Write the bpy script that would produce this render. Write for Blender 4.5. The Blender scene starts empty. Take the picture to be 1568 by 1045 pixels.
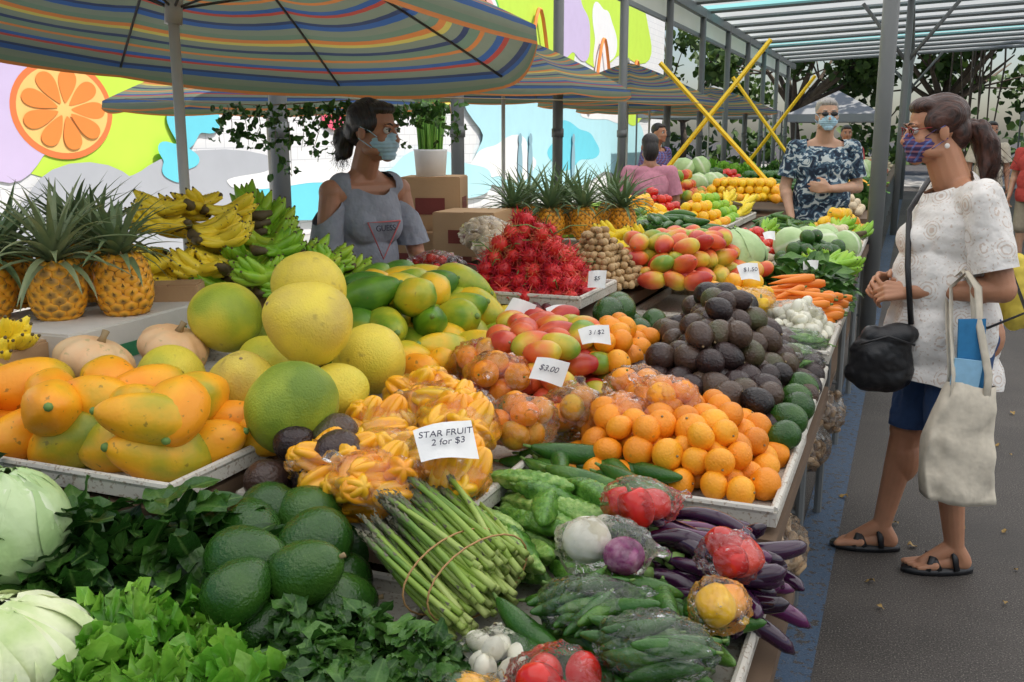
import bpy,bmesh,math,random
import numpy as np
from mathutils import Vector,Matrix,noise,Euler,Quaternion
R=random.Random(11)
C=bpy.context.scene.collection
pi=math.pi
# ------------------------------------------------------------ templates
class T:
    def __init__(s,V=(),F=(),m=0,L=None):
        s.V=np.array(V,dtype=float).reshape(-1,3)
        s.sizes=np.array([len(f) for f in F],dtype=np.int32)
        s.loops=np.array([i for f in F for i in f],dtype=np.int32)
        s.M=np.full(len(F),m,dtype=np.int32) if isinstance(m,int) else np.array(m,dtype=np.int32)
        if L is None:
            if len(s.V):
                k=np.abs(s.V).max(axis=0); k[k==0]=1; L=s.V/k
            else: L=s.V
        s.L=np.array(L,dtype=float)
def join(ts):
    o=T();o.V=np.vstack([t.V for t in ts]);o.L=np.vstack([t.L for t in ts])
    n=0;lo=[]
    for t in ts: lo.append(t.loops+n);n+=len(t.V)
    o.loops=np.concatenate(lo);o.sizes=np.concatenate([t.sizes for t in ts]);o.M=np.concatenate([t.M for t in ts])
    return o
def xf(t,M3=None,loc=(0,0,0),m=None):
    o=T();o.V=(t.V@np.array(M3).T if M3 is not None else t.V)+np.array(loc)
    o.L=t.L;o.loops=t.loops;o.sizes=t.sizes;o.M=t.M if m is None else np.full(len(t.M),m,dtype=np.int32)
    return o
class MB:
    def __init__(s): s.V=[];s.L=[];s.R=[];s.lo=[];s.si=[];s.M=[];s.n=0
    def add(s,t,M3=None,loc=(0,0,0),m=0,rid=None):
        V=t.V@np.array(M3).T if M3 is not None else t.V
        s.V.append(V+np.array(loc));s.L.append(t.L);s.R.append(np.full(len(t.V),R.random() if rid is None else rid))
        s.lo.append(t.loops+s.n);s.si.append(t.sizes);s.M.append(t.M+m);s.n+=len(t.V)
    def obj(s,name,mats,smooth=True,parent=None):
        V=np.vstack(s.V);L=np.vstack(s.L);Rr=np.concatenate(s.R);lo=np.concatenate(s.lo).astype(np.int32);si=np.concatenate(s.si);Mi=np.concatenate(s.M)
        me=bpy.data.meshes.new(name)
        me.vertices.add(len(V));me.vertices.foreach_set('co',V.ravel())
        me.loops.add(len(lo));me.loops.foreach_set('vertex_index',lo)
        me.polygons.add(len(si));st=np.concatenate([[0],np.cumsum(si)[:-1]]).astype(np.int32)
        me.polygons.foreach_set('loop_start',st)
        me.polygons.foreach_set('material_index',Mi.astype(np.int32))
        me.polygons.foreach_set('use_smooth',np.full(len(si),smooth))
        me.update(calc_edges=True)
        a=me.attributes.new('lc','FLOAT_VECTOR','POINT');a.data.foreach_set('vector',L.ravel())
        a=me.attributes.new('rid','FLOAT','POINT');a.data.foreach_set('value',Rr)
        for mt in mats: me.materials.append(mt)
        o=bpy.data.objects.new(name,me);C.objects.link(o)
        if parent: o.parent=parent
        return o
def rev(prof,nu,mod=None,m=0):
    V=[];F=[];n=len(prof);ring=[]
    for k,(r,z) in enumerate(prof):
        if r<=1e-6: ring.append([len(V)]);V.append((0,0,z))
        else:
            rr=[]
            for j in range(nu):
                a=2*pi*j/nu;s=mod(a,k/(n-1)) if mod else 1
                rr.append(len(V));V.append((r*s*math.cos(a),r*s*math.sin(a),z))
            ring.append(rr)
    for k in range(n-1):
        A,B=ring[k],ring[k+1]
        for j in range(nu):
            j2=(j+1)%nu
            if len(A)==1 and len(B)==1: continue
            if len(A)==1: F.append((A[0],B[j2],B[j]))
            elif len(B)==1: F.append((A[j],A[j2],B[0]))
            else: F.append((A[j],A[j2],B[j2],B[j]))
    return T(V,F,m)
def sphere(r=1,nu=16,nv=10,sc=(1,1,1),m=0):
    t=rev([(math.sin(pi*k/nv)*r if 0<k<nv else 0,-math.cos(pi*k/nv)*r) for k in range(nv+1)],nu,m=m)
    t.V=t.V*np.array(sc);return t
def frame(d):
    d=Vector(d).normalized();u=Vector((0,0,1)) if abs(d.z)<.9 else Vector((1,0,0))
    a=u.cross(d).normalized();b=d.cross(a);return a,b,d
def tube(pts,rad,ns=8,m=0,caps=True,sq=1):
    V=[];L=[];F=[];n=len(pts);pts=[Vector(p) for p in pts]
    a,b,d=frame(pts[1]-pts[0])
    for i in range(n):
        d=(pts[min(i+1,n-1)]-pts[max(i-1,0)]).normalized()
        a=(a-d*a.dot(d)).normalized();b=d.cross(a)
        for j in range(ns):
            t=2*pi*j/ns
            p=pts[i]+(a*math.cos(t)+b*math.sin(t)*sq)*rad[i]
            V.append(tuple(p));L.append((math.cos(t),math.sin(t),2*i/(n-1)-1))
    for i in range(n-1):
        for j in range(ns):
            j2=(j+1)%ns;F.append((i*ns+j,i*ns+j2,(i+1)*ns+j2,(i+1)*ns+j))
    if caps:
        F.append(tuple(range(ns-1,-1,-1)));F.append(tuple(range((n-1)*ns,n*ns)))
    return T(V,F,m,L)
def box(c,s,m=0):
    V=[(c[0]+s[0]*x/2,c[1]+s[1]*y/2,c[2]+s[2]*z/2) for x in(-1,1) for y in(-1,1) for z in(-1,1)]
    return T(V,[(0,1,3,2),(4,6,7,5),(0,4,5,1),(2,3,7,6),(0,2,6,4),(1,5,7,3)],m)
def rotR(): 
    q=Quaternion((R.gauss(0,1),R.gauss(0,1),R.gauss(0,1),R.gauss(0,1)));q.normalize();return np.array(q.to_matrix())
def eul(x,y,z,s=1): return np.array(Euler((x,y,z)).to_matrix())*s
def empty(name,loc=(0,0,0),rz=0):
    o=bpy.data.objects.new(name,None);C.objects.link(o);o.location=loc;o.rotation_euler=(0,0,rz);return o
# ------------------------------------------------------------ materials
def base(name):
    m=bpy.data.materials.new(name);m.use_nodes=True;nt=m.node_tree
    return m,nt,nt.nodes,nt.links,nt.nodes['Principled BSDF']
def mth(nt,op,a,b=None,c=None,clamp=False):
    n=nt.nodes.new('ShaderNodeMath');n.operation=op;n.use_clamp=clamp
    for i,v in enumerate((a,b,c)):
        if v is None: continue
        if hasattr(v,'is_linked'): nt.links.new(v,n.inputs[i])
        else: n.inputs[i].default_value=v
    return n.outputs[0]
def mixc(nt,f,a,b,mode='MIX'):
    n=nt.nodes.new('ShaderNodeMix');n.data_type='RGBA';n.blend_type=mode
    for i,v in ((0,f),(6,a),(7,b)):
        if hasattr(v,'is_linked'): nt.links.new(v,n.inputs[i])
        else: n.inputs[i].default_value=v if i==0 else (*v,1)
    return n.outputs[2]
def ramp(nt,f,cols,const=False,pos=None):
    n=nt.nodes.new('ShaderNodeValToRGB');e=n.color_ramp.elements
    if const:n.color_ramp.interpolation='CONSTANT'
    k=len(cols);pos=pos or [(i/k if const else i/(k-1)) for i in range(k)]
    while len(e)>1:e.remove(e[-1])
    e[0].position=pos[0];e[0].color=(*cols[0],1)
    for p,c in zip(pos[1:],cols[1:]):
        x=e.new(p);x.color=(*c,1)
    nt.links.new(f,n.inputs[0]);return n.outputs[0]
def noi(nt,scale,det=3,vec=None,rough=.5):
    n=nt.nodes.new('ShaderNodeTexNoise');n.inputs['Scale'].default_value=scale;n.inputs['Detail'].default_value=det;n.inputs['Roughness'].default_value=rough
    if vec is None:
        tc=nt.nodes.new('ShaderNodeTexCoord');vec=tc.outputs['Object']
    nt.links.new(vec,n.inputs['Vector']);return n.outputs[0]
def M(name,cols,wn=.6,ns=14,wr=.5,wz=0,off=.5,rough=.45,bs=120,bd=.15,spk=None,sss=0,coat=0,vein=None,metal=0,spec=.45,zramp=None):
    m,nt,N,Lk,P=base(name)
    at=N.new('ShaderNodeAttribute');at.attribute_name='rid'
    al=N.new('ShaderNodeAttribute');al.attribute_name='lc'
    sx=N.new('ShaderNodeSeparateXYZ');Lk.new(al.outputs['Vector'],sx.inputs[0])
    f=mth(nt,'MULTIPLY_ADD',noi(nt,ns,4),wn*2,off-wn)
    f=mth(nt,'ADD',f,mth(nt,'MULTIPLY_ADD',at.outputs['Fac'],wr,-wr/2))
    if wz: f=mth(nt,'MULTIPLY_ADD',sx.outputs[2],wz,f)
    col=ramp(nt,f,cols)
    if zramp:
        mr=N.new('ShaderNodeMapRange');mr.inputs[1].default_value=zramp[1];mr.inputs[2].default_value=zramp[2]
        Lk.new(sx.outputs[2],mr.inputs[0]);col=mixc(nt,mr.outputs[0],col,zramp[0])
    if spk:
        mr=N.new('ShaderNodeMapRange');mr.inputs[1].default_value=spk[2];mr.inputs[2].default_value=spk[2]+.06
        Lk.new(noi(nt,spk[1],2),mr.inputs[0]);mr.inputs[4].default_value=spk[3] if len(spk)>3 else .8
        col=mixc(nt,mr.outputs[0],col,spk[0])
    if vein:
        ab=mth(nt,'ABSOLUTE',sx.outputs[0]);mr=N.new('ShaderNodeMapRange')
        mr.inputs[1].default_value=.03;mr.inputs[2].default_value=.16;mr.inputs[3].default_value=vein[1];mr.inputs[4].default_value=0
        Lk.new(ab,mr.inputs[0]);col=mixc(nt,mr.outputs[0],col,vein[0])
    Lk.new(col,P.inputs['Base Color']);P.inputs['Roughness'].default_value=rough
    P.inputs['Coat Weight'].default_value=coat;P.inputs['Metallic'].default_value=metal
    P.inputs['Specular IOR Level'].default_value=spec
    if sss: P.inputs['Subsurface Weight'].default_value=sss;P.inputs['Subsurface Scale'].default_value=.01
    if bd:
        b=N.new('ShaderNodeBump');b.inputs['Strength'].default_value=bd;b.inputs['Distance'].default_value=.004
        Lk.new(noi(nt,bs,2),b.inputs['Height']);Lk.new(b.outputs[0],P.inputs['Normal'])
    return m
def flat(name,c,rough=.6,**k):
    wn=k.pop('wn',.35)
    return M(name,[tuple(x*.8 for x in c),c,tuple(min(1,x*1.12) for x in c)],wn=wn,rough=rough,**k)
def leafm(name,cols,vein,**k):
    m=M(name,cols,vein=vein,**k);nt=m.node_tree;P=nt.nodes['Principled BSDF']
    tr=nt.nodes.new('ShaderNodeBsdfTranslucent');mx=nt.nodes.new('ShaderNodeMixShader');mx.inputs[0].default_value=.22
    src=P.inputs['Base Color'].links[0].from_socket;nt.links.new(src,tr.inputs[0])
    nt.links.new(P.outputs[0],mx.inputs[1]);nt.links.new(tr.outputs[0],mx.inputs[2]);nt.links.new(mx.outputs[0],nt.nodes['Material Output'].inputs[0])
    return m
m_orange=M('orange_skin',[(.66,.20,.006),(.90,.30,.010),(.95,.44,.02)],ns=9,wn=.7,rough=.42,bs=230,bd=.45,spk=((.34,.20,.03),55,.68,.45))
m_tang2=M('tangerine_skin',[(.34,.29,.02),(.86,.30,.012),(.90,.20,.01)],ns=9,wn=.8,rough=.42,bs=230,bd=.4,spk=((.2,.12,.02),60,.68,.5))
m_pom=M('pomelo_skin',[(.15,.24,.02),(.34,.42,.035),(.66,.58,.05),(.80,.64,.07),(.56,.42,.09)],ns=5,wn=.8,wr=.8,rough=.45,bs=230,bd=.6,spk=((.26,.18,.04),22,.66,.45),off=.48,spec=.4)
m_pap=M('papaya_skin',[(.12,.24,.02),(.46,.38,.02),(.92,.44,.015),(.92,.34,.012)],ns=7,wn=.95,wr=.6,wz=.25,rough=.42,bs=110,bd=.2,spk=((.16,.12,.02),60,.66,.65),off=.66)
m_gpap=M('green_papaya_skin',[(.05,.16,.012),(.13,.29,.015),(.46,.46,.03),(.86,.50,.02)],ns=8,wn=.9,wr=.8,wz=-.2,rough=.38,bs=110,bd=.2,off=.46,spk=((.18,.13,.03),60,.68,.5))
m_pump=M('pumpkin_skin',[(.64,.32,.13),(.82,.50,.26),(.70,.54,.32)],ns=16,rough=.5,spk=((.3,.3,.12),50,.64,.5))
m_bigav=M('green_avocado_skin',[(.010,.038,.006),(.024,.085,.010),(.06,.14,.018)],ns=14,wn=.6,wr=.4,rough=.24,bs=170,bd=.55,spk=((.12,.20,.05),240,.66,.5))
m_hass=M('dark_avocado_skin',[(.012,.008,.008),(.036,.018,.017),(.085,.05,.03),(.05,.09,.02)],ns=10,wn=.5,wr=.75,rough=.28,bs=150,bd=.8,spk=((.16,.11,.07),210,.68,.5),off=.42)
m_mango=M('mango_skin',[(.18,.32,.03),(.66,.48,.04),(.74,.14,.04),(.48,.035,.03)],ns=6,wn=1.0,wr=.7,wz=.35,rough=.34,bs=150,bd=.08,off=.52,spk=((.3,.2,.05),90,.68,.4))
m_star=M('starfruit_skin',[(.66,.48,.02),(.95,.46,.015),(.90,.28,.01)],ns=12,rough=.3,coat=.3,bd=.05)
m_asp=M('asparagus_stalk',[(.12,.24,.03),(.25,.38,.05),(.44,.52,.16)],ns=20,wn=.4,wr=.6,wz=-.4,rough=.45,zramp=((.11,.12,.07),.45,.85),off=.42)
m_aspb=flat('asparagus_scale',(.15,.14,.09))
m_bit=M('bitter_melon_skin',[(.04,.14,.015),(.13,.30,.04),(.40,.56,.16)],ns=55,wn=.8,wr=.6,rough=.3,bs=160,bd=.7,off=.5)
m_cuc=M('cucumber_skin',[(.015,.06,.008),(.035,.125,.014),(.12,.24,.035)],ns=25,wn=.5,wr=.4,rough=.26,bs=220,bd=.4)
m_egg=M('eggplant_skin',[(.014,.004,.014),(.040,.007,.038),(.16,.018,.11)],ns=6,wn=.4,wr=.8,rough=.14,bd=0,coat=.4,off=.42)
m_calyx=flat('green_stem',(.15,.26,.06))
m_stem=flat('dry_stem',(.28,.20,.10))
m_ramb=M('rambutan_skin',[(.38,.01,.01),(.64,.018,.022),(.78,.05,.03)],rough=.45,wr=.6)
m_long=M('longan_skin',[(.30,.18,.08),(.5,.33,.15),(.58,.42,.22)],ns=40,rough=.6,bs=300,spk=((.2,.11,.05),90,.6,.6))
m_potato=flat('root_skin',(.68,.56,.38),rough=.7,spk=((.35,.24,.12),50,.62,.6))
m_ginger=flat('ginger_skin',(.46,.31,.17),rough=.75)
m_banY=M('banana_skin',[(.66,.48,.03),(.92,.68,.03),(.90,.74,.07)],ns=14,wn=.6,rough=.42,bd=.05,spk=((.22,.13,.04),70,.66,.8))
m_banG=M('green_banana_skin',[(.11,.30,.015),(.27,.52,.03),(.50,.62,.05)],ns=14,wn=.5,rough=.38,bd=.05,off=.5)
m_btip=flat('banana_tip',(.12,.09,.04))
m_pine=M('pineapple_eye',[(.22,.10,.012),(.84,.34,.02),(.92,.44,.035),(.36,.20,.05)],ns=18,wn=.5,wr=.5,wz=.55,rough=.45,off=.24)
m_pineb=flat('pineapple_core',(.20,.12,.03))
m_crown=leafm('pineapple_crown_leaf',[(.06,.11,.035),(.16,.24,.11),(.34,.37,.20)],None,wn=.4,rough=.42)
m_spin=leafm('dark_leaf',[(.012,.045,.008),(.03,.105,.014),(.08,.19,.03)],((.16,.28,.07),.6),ns=20,wn=.5,wr=.8,rough=.34,bs=120,bd=.6,off=.45)
m_herb=leafm('herb_leaf',[(.02,.065,.01),(.045,.14,.018),(.13,.28,.05)],((.15,.28,.07),.4),ns=25,wr=.9,rough=.4,bs=140,bd=.6,off=.45)
m_let=leafm('lettuce_leaf',[(.04,.17,.010),(.12,.37,.025),(.34,.64,.08)],((.40,.60,.18),.4),ns=18,wn=.5,wr=.5,rough=.36,bs=80,bd=.7,wz=.25,off=.48)
m_cab=M('cabbage_leaf',[(.24,.40,.14),(.42,.58,.26),(.62,.74,.44)],ns=8,wn=.7,wr=.4,rough=.42,bs=45,bd=.7,vein=((.72,.78,.58),.8))
m_napa=M('napa_leaf',[(.38,.56,.14),(.74,.80,.48),(.84,.84,.72)],ns=12,wn=.6,wr=.3,rough=.4,bs=45,bd=.9,wz=-.35,off=.6,vein=((.88,.88,.80),.8))
m_carrot=flat('carrot_skin',(.92,.28,.03),rough=.4)
m_red=M('red_skin',[(.44,.012,.008),(.66,.02,.012),(.76,.09,.03)],rough=.22,bd=0,coat=.2,wr=.5)
m_yel=M('yellow_skin',[(.85,.45,.012),(.94,.62,.02),(.94,.36,.02)],rough=.28,bd=0,wr=.9)
m_white=flat('pale_bulb_skin',(.78,.76,.62),rough=.4,spk=((.5,.45,.25),30,.6,.5))
m_pur=M('purple_onion_skin',[(.10,.012,.06),(.26,.035,.15),(.55,.3,.4)],ns=30,wn=.9,rough=.25)
m_cherry=M('dark_plum_skin',[(.03,.006,.01),(.12,.015,.02),(.28,.03,.03)],wr=.8,rough=.3,bd=0)
m_tray=flat('speckled_tray',(.58,.55,.48),rough=.55,spk=((.28,.20,.13),120,.58,.7),ns=12)
m_wood=flat('table_board',(.14,.09,.055),rough=.7,ns=5)
m_card=M('cardboard',[(.34,.20,.10),(.46,.29,.15),(.52,.35,.20)],ns=5,wn=.4,rough=.8)
m_cardd=flat('cardboard_print',(.20,.04,.03),rough=.7)
m_steel=flat('galvanised_pole',(.17,.18,.18),rough=.5,ns=4,metal=.15)
m_black=flat('black_vinyl',(.018,.018,.02),rough=.35,bs=300,bd=.3)
m_paper=flat('paper_card',(.82,.82,.80),rough=.6)
m_ink=flat('ink',(.03,.03,.06))
def plastic():
    m,nt,N,L,P=base('clear_plastic')
    N.remove(P)
    g=N.new('ShaderNodeBsdfGlossy');g.inputs['Roughness'].default_value=.07;g.inputs[0].default_value=(1,1,1,1)
    tr=N.new('ShaderNodeBsdfTransparent');tr.inputs[0].default_value=(.99,.99,.99,1)
    df=N.new('ShaderNodeBsdfDiffuse');df.inputs[0].default_value=(.9,.9,.9,1)
    b=N.new('ShaderNodeBump');b.inputs['Strength'].default_value=1;b.inputs['Distance'].default_value=.012
    L.new(noi(nt,30,4,rough=.65),b.inputs['Height']);L.new(b.outputs[0],g.inputs['Normal'])
    lw=N.new('ShaderNodeFresnel');lw.inputs[0].default_value=1.36;L.new(b.outputs[0],lw.inputs['Normal'])
    mx=N.new('ShaderNodeMixShader');L.new(mth(nt,'MULTIPLY_ADD',lw.outputs[0],.85,.02,clamp=True),mx.inputs[0]);L.new(tr.outputs[0],mx.inputs[1]);L.new(g.outputs[0],mx.inputs[2])
    m2=N.new('ShaderNodeMixShader');cr=N.new('ShaderNodeMapRange');cr.inputs[1].default_value=.64;cr.inputs[2].default_value=.72;cr.inputs[4].default_value=.4
    L.new(noi(nt,60,5,rough=.75),cr.inputs[0]);L.new(cr.outputs[0],m2.inputs[0]);L.new(mx.outputs[0],m2.inputs[1]);L.new(df.outputs[0],m2.inputs[2])
    L.new(m2.outputs[0],N['Material Output'].inputs[0]);return m
m_plast=plastic()
# ------------------------------------------------------------ fruit shapes
def fruit(prof_fn,nu=18,nv=12,mod=None,m=0):
    P=[]
    for k in range(nv+1):
        t=k/nv;r,z=prof_fn(t);P.append((0 if k in(0,nv) else r,z))
    return rev(P,nu,mod,m)
def sp(a,zs,dimple=0,skew=0,p=1):
    def f(t):
        th=pi*t;c=-math.cos(th)
        r=a*abs(math.sin(th))**p*(1-skew*c)
        return r,zs*c-dimple*math.exp(-((t-1)/.08)**2)
    return f
tORANGE=join([fruit(sp(.034,.030,.004),20,14),xf(sphere(.003,6,4),None,(0,0,.0275),1)])
tPOMS=[join([fruit(sp(1,z,.06,k),32,20,lambda a,t,q=q:1+.03*math.sin(3*a+q)*t+.02*math.sin(5*a+1+q)),xf(sphere(.06,8,5),None,(0,0,z-.08),1)]) for z,k,q in((.95,.08,0),(1.08,.20,1),(.9,.03,2))]
tPAPS=[join([fruit(sp(.055,z,0,k),24,16,lambda a,t,q=q:1+q*math.cos(5*a)),xf(sphere(.009,8,5),None,(0,0,z-.001),1)]) for z,k,q in((.09,.16,.03),(.078,.08,.04),(.098,.22,.02))]
tAVB=join([fruit(sp(.056,.072,0,.14),24,16),tube([(0,0,.068),(.002,0,.08)],[.004,.005],6,1)])
tAV=join([fruit(sp(.038,.045,0,.12),20,13),xf(sphere(.004,6,4),None,(0,0,.0445),1)])
def mangot():
    t=fruit(sp(.041,.056,0,.12),20,14);V=t.V.copy();V[:,1]*=.85;V[:,0]+=.008*np.cos(V[:,2]*25);t.V=V;return join([t,xf(sphere(.004,6,4),None,(.004,0,.055),1)])
tMANGO=mangot()
tPUMP=join([fruit(sp(1,.62,.12),48,14,lambda a,t:1-.10*abs(math.cos(5*a))**3),tube([(0,0,.5),(.04,0,.66),(.10,.02,.8)],[.12,.08,.1],8,1)])
tSTAR=fruit(sp(.034,.058,0,0,.8),30,12,lambda a,t:.62+.38*abs(math.cos(2.5*a))**1.3)
tTOM=join([fruit(sp(.034,.027,.005),18,12,lambda a,t:1-.03*abs(math.cos(2.5*a))),sphere(.008,5,3,(1,1,.3),1)])
tBELL=join([fruit(sp(.038,.045,.012,-.1,.7),20,12,lambda a,t:1-.10*abs(math.cos(2*a))**2),tube([(0,0,.03),(0,.002,.055)],[.005,.004],6,1)])
tLONG=sphere(.014,10,7)
tCHER=sphere(.013,10,7)
tPOT=sphere(.026,12,8,(1,.85,1.3))
def ramb():
    ts=[sphere(.020,12,8,(1,1,1.15))]
    for i in range(52):
        z=1-2*(i+.5)/52;a=i*2.39996;r=math.sqrt(1-z*z);d=Vector((r*math.cos(a),r*math.sin(a),z))
        c=Vector((R.gauss(0,1),R.gauss(0,1),R.gauss(0,1)))*.004
        p=d*.019;q=d*.027+c;e=d*.032+c*2.6
        ts.append(tube([p,q,e],[.0019,.0013,.0004],3,1,caps=False))
    return join(ts)
tRAMB=ramb()
m_rambh=M('rambutan_hair',[(.50,.01,.03),(.82,.03,.06),(.55,.30,.08)],rough=.5,wr=.9,wz=.1,off=.38)
def bittert(l=.19,r=.02,bumps=True,m=0):
    nu=24;nv=34;P=[];h=[R.random()*6 for _ in range(12)]
    for k in range(nv+1):
        t=k/nv;rr=r*abs(math.sin(pi*t))**.45*(1-.25*abs(2*t-1)**3);P.append((0 if k in(0,nv) else rr,l*(t-.5)))
    t=rev(P,nu,(lambda a,t:1+.20*max(0,math.cos(4*a))+.09*math.sin(60*t+4*a+h[int(a*11/6.3)])) if bumps else None,m)
    V=t.V.copy();V[:,0]+=1.1*(V[:,2]**2);t.V=V;q=1.1*(l/2)**2
    return join([t,tube([(q*.95,0,l*.48),(q*1.25,0,l*.56)],[.004,.003],6,1)])
tBIT=[bittert(),bittert(.16,.022),bittert(.22,.019)];tCUC=bittert(.17,.019,False);tZUC=bittert(.2,.022,False)
def eggt(l=.2,r=.022,bend=.5):
    pts=[];rad=[];n=16
    for i in range(n+1):
        t=i/n;a=(t-.5)*bend*2;pts.append((l/(2*bend)*(1-math.cos(a)),0,l/(2*bend)*math.sin(a)))
        rad.append(max(.0015,r*(abs(math.sin(pi*min(1,t*.9+.06)))**.5)*(1.1-.5*t)) if i<n else r*.55)
    rad[0]=.003
    t=tube(pts,rad,14)
    p=Vector(pts[-1]);d=(p-Vector(pts[-2])).normalized()
    c=tube([p-d*.022,p-d*.006,p+d*.004,p+d*.03],[r*.75,r*.66,.007,.004],8,1)
    return join([t,c])
tEGG=[eggt(),eggt(.22,.02,.9),eggt(.17,.025,.3),eggt(.24,.018,.7)]
def aspt(w):
    n=10;l=.24;ts=[tube([(w*math.sin(3*i/n),0,l*(i/n-.5)) for i in range(n+1)],[.0055,.0055,.0054,.0053,.0052,.005,.0048,.0047,.0056,.0045,.0008],7)]
    for i in range(22):
        t=.1+.19*i if i<4 else .74+.25*(i-4)/17;a=i*2.4;z=l*(t-.5)
        s=.006 if t<.7 else .0062;k=w*math.sin(3*t)
        d=Vector((math.cos(a),math.sin(a),0));e=Vector((-d.y,d.x,0))
        p=d*(.0052 if t<.92 else .0035)+Vector((k,0,z));V=[p-e*.003,p+e*.003,p+d*.0022+Vector((0,0,s*1.6))]
        ts.append(T([tuple(v) for v in V],[(0,1,2)],1,[(0,0,.9)]*3))
    return join(ts)
tASP=[aspt(.004),aspt(.010),aspt(-.006)]
tCAR=join([tube([(0,0,-.1),(0,.002,-.05),(0,0,0),(0,-.001,.05),(0,0,.07)],[.001,.009,.013,.017,.012],10),tube([(0,0,.07),(0,0,.085)],[.006,.004],6,1)])
def gingert():
    ts=[]
    for i in range(6):
        a=R.uniform(-1,1);p=Vector((R.uniform(-.03,.03),R.uniform(-.02,.02),0));q=p+Vector((math.sin(a)*.035,math.cos(a)*.03,R.uniform(-.01,.01)))
        ts.append(tube([p-(q-p)*.3,p,q,q+(q-p)*.25],[.004,.012,.011,.003],7))
    return join(ts)
tGIN=gingert()
def banana(l=.19,r=.020,bend=.7):
    n=12;pts=[];rad=[]
    for i in range(n+1):
        t=i/n;a=t*bend*1.6;rr=l/(bend*1.6)
        pts.append((rr*(1-math.cos(a)),0,rr*math.sin(a)))
        rad.append(r*(.34 if t<.08 else .5 if t<.16 else min(1,.6+2.2*(t-.12)) if t<.35 else 1 if t<.8 else max(.2,1-(t-.8)*3.9)))
    b=tube(pts,rad,6);p=np.array(pts[-1]);tip=tube([tuple(p),tuple(p+(p-np.array(pts[-2]))*.3)],[r*.22,r*.16],6,1)
    return join([b,tip])
tBAN=banana()
def bhand(n=7):
    ts=[]
    for k in range(2):
        for i in range(n-k):
            a=(i-(n-k-1)/2)*.2
            Mx=np.array((Matrix.Rotation(a,3,'X')@Matrix.Rotation(-.3-.35*k+R.uniform(-.08,.08),3,'Y')))*R.uniform(.92,1.08)
            ts.append(xf(tBAN,Mx,((-.02+.022*k),(i-(n-k-1)/2)*.016,0)))
    ts.append(tube([(-.01,-.045,0),(-.015,0,-.012),(-.01,.045,0)],[.01,.02,.01],8,1))
    return join(ts)
tHAND=[bhand(6),bhand(5),bhand(7)]
def pineapple():
    ts=[rev([(0,-.078),(.045,-.076),(.062,-.05),(.066,0),(.062,.05),(.045,.074),(0,.078)],16,m=1)]
    rows=9;n=11
    for r_ in range(rows):
        z=-.07+.14*r_/(rows-1);th=math.asin(max(-1,min(1,z/.084)));rad=.068*math.cos(th)**.55
        for j in range(n):
            a=2*pi*(j+.5*(r_%2))/n+r_*.03
            s=.0225*(.72+.28*math.cos(th));h=.0085
            V=[];L=[];F=[]
            for q,(sc,hh,lz) in enumerate(((1.0,-.002,-.7),(.85,.55,.3),(.42,.8,.7))):
                for k in range(6):
                    b=pi/6+k*pi/3
                    V.append((hh*h,math.cos(b)*s*sc,math.sin(b)*s*.88*sc));L.append((0,0,lz))
            V.append((h*1.3,0,-.003));L.append((0,0,1.4))
            for q in range(2):
                for k in range(6):
                    k2=(k+1)%6;F.append((q*6+k,q*6+k2,q*6+6+k2,q*6+6+k))
            for k in range(6):F.append((12+k,12+(k+1)%6,18))
            t=T(V,F,0,L)
            Mx=np.array(Matrix.Rotation(a,3,'Z')@Matrix.Rotation(-th*.9,3,'Y'))
            ts.append(xf(t,Mx,(math.cos(a)*(rad-.002),math.sin(a)*(rad-.002),z)))
            sp_=T([(h*1.2,-.004,.0),(h*1.2,.004,.0),(h*2.1,0,.011)],[(0,1,2)],1)
            ts.append(xf(sp_,Mx,(math.cos(a)*(rad-.002),math.sin(a)*(rad-.002),z)))
    return join(ts)
def crown(n=46,l=.21):
    ts=[]
    for i in range(n):
        t=i/n;a=i*2.39996+R.uniform(-.2,.2);up=.15+1.2*t;ll=l*(.55+.5*math.sin(pi*min(1,t*.8+.15)))*R.uniform(.75,1.2);w=.012*(1.1-.3*t)
        V=[];L=[];F=[];k=7;p=Vector((math.cos(a)*.012,math.sin(a)*.012,.0+.035*t));el=up
        d0=Vector((math.cos(a),math.sin(a),0));sd=Vector((-d0.y,d0.x,0))
        for q in range(k+1):
            ww=w*(1-(q/k)**1.7)+.0004;d=d0*math.cos(el)+Vector((0,0,math.sin(el)))
            nn=sd.cross(d)
            for x in(-1,0,1):V.append(tuple(p+sd*ww*x+nn*(ww*.35 if x==0 else 0)));L.append((x,0,2*q/k-1))
            p=p+d*ll/k;el-=(.12+R.uniform(-.05,.12))*(1.3-t)
        for q in range(k):
            for x in range(2):F.append((q*3+x,q*3+x+1,q*3+x+4,q*3+x+3))
        ts.append(T(V,F,2,L))
    return join(ts)
tPB=pineapple()
tPINE=[join([tPB,xf(crown(50,l),None,(0,0,.07))]) for l in(.21,.25,.19)]
tPINE2=[join([tPB,xf(crown(44,l),None,(0,0,.07))]) for l in(.24,.28)]
def leaf(w,l,nx=4,ny=7,ruf=0,curl=.3,fold=.25,wave=0,shape=None,ph=0):
    V=[];L=[];F=[]
    for j in range(ny+1):
        t=j/ny;s=shape(t) if shape else abs(math.sin(pi*min(1,t*.93+.03)))**.75*(1.15-.3*t)
        for i in range(nx+1):
            x=2*i/nx-1
            z=curl*l*(-(t**2))+fold*abs(x)*w*s+ruf*(abs(x)**1.5)*math.sin(ny*1.35*t+ph+x)*w+wave*w*math.sin(5*t+ph)*.5
            V.append((x*w*s,l*t+(ruf*.4*w*math.sin(9*t+2*x+ph)*abs(x)),z));L.append((x,0,2*t-1))
    for j in range(ny):
        for i in range(nx):a=j*(nx+1)+i;F.append((a,a+1,a+nx+2,a+nx+1))
    return T(V,F,0,L)
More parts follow.
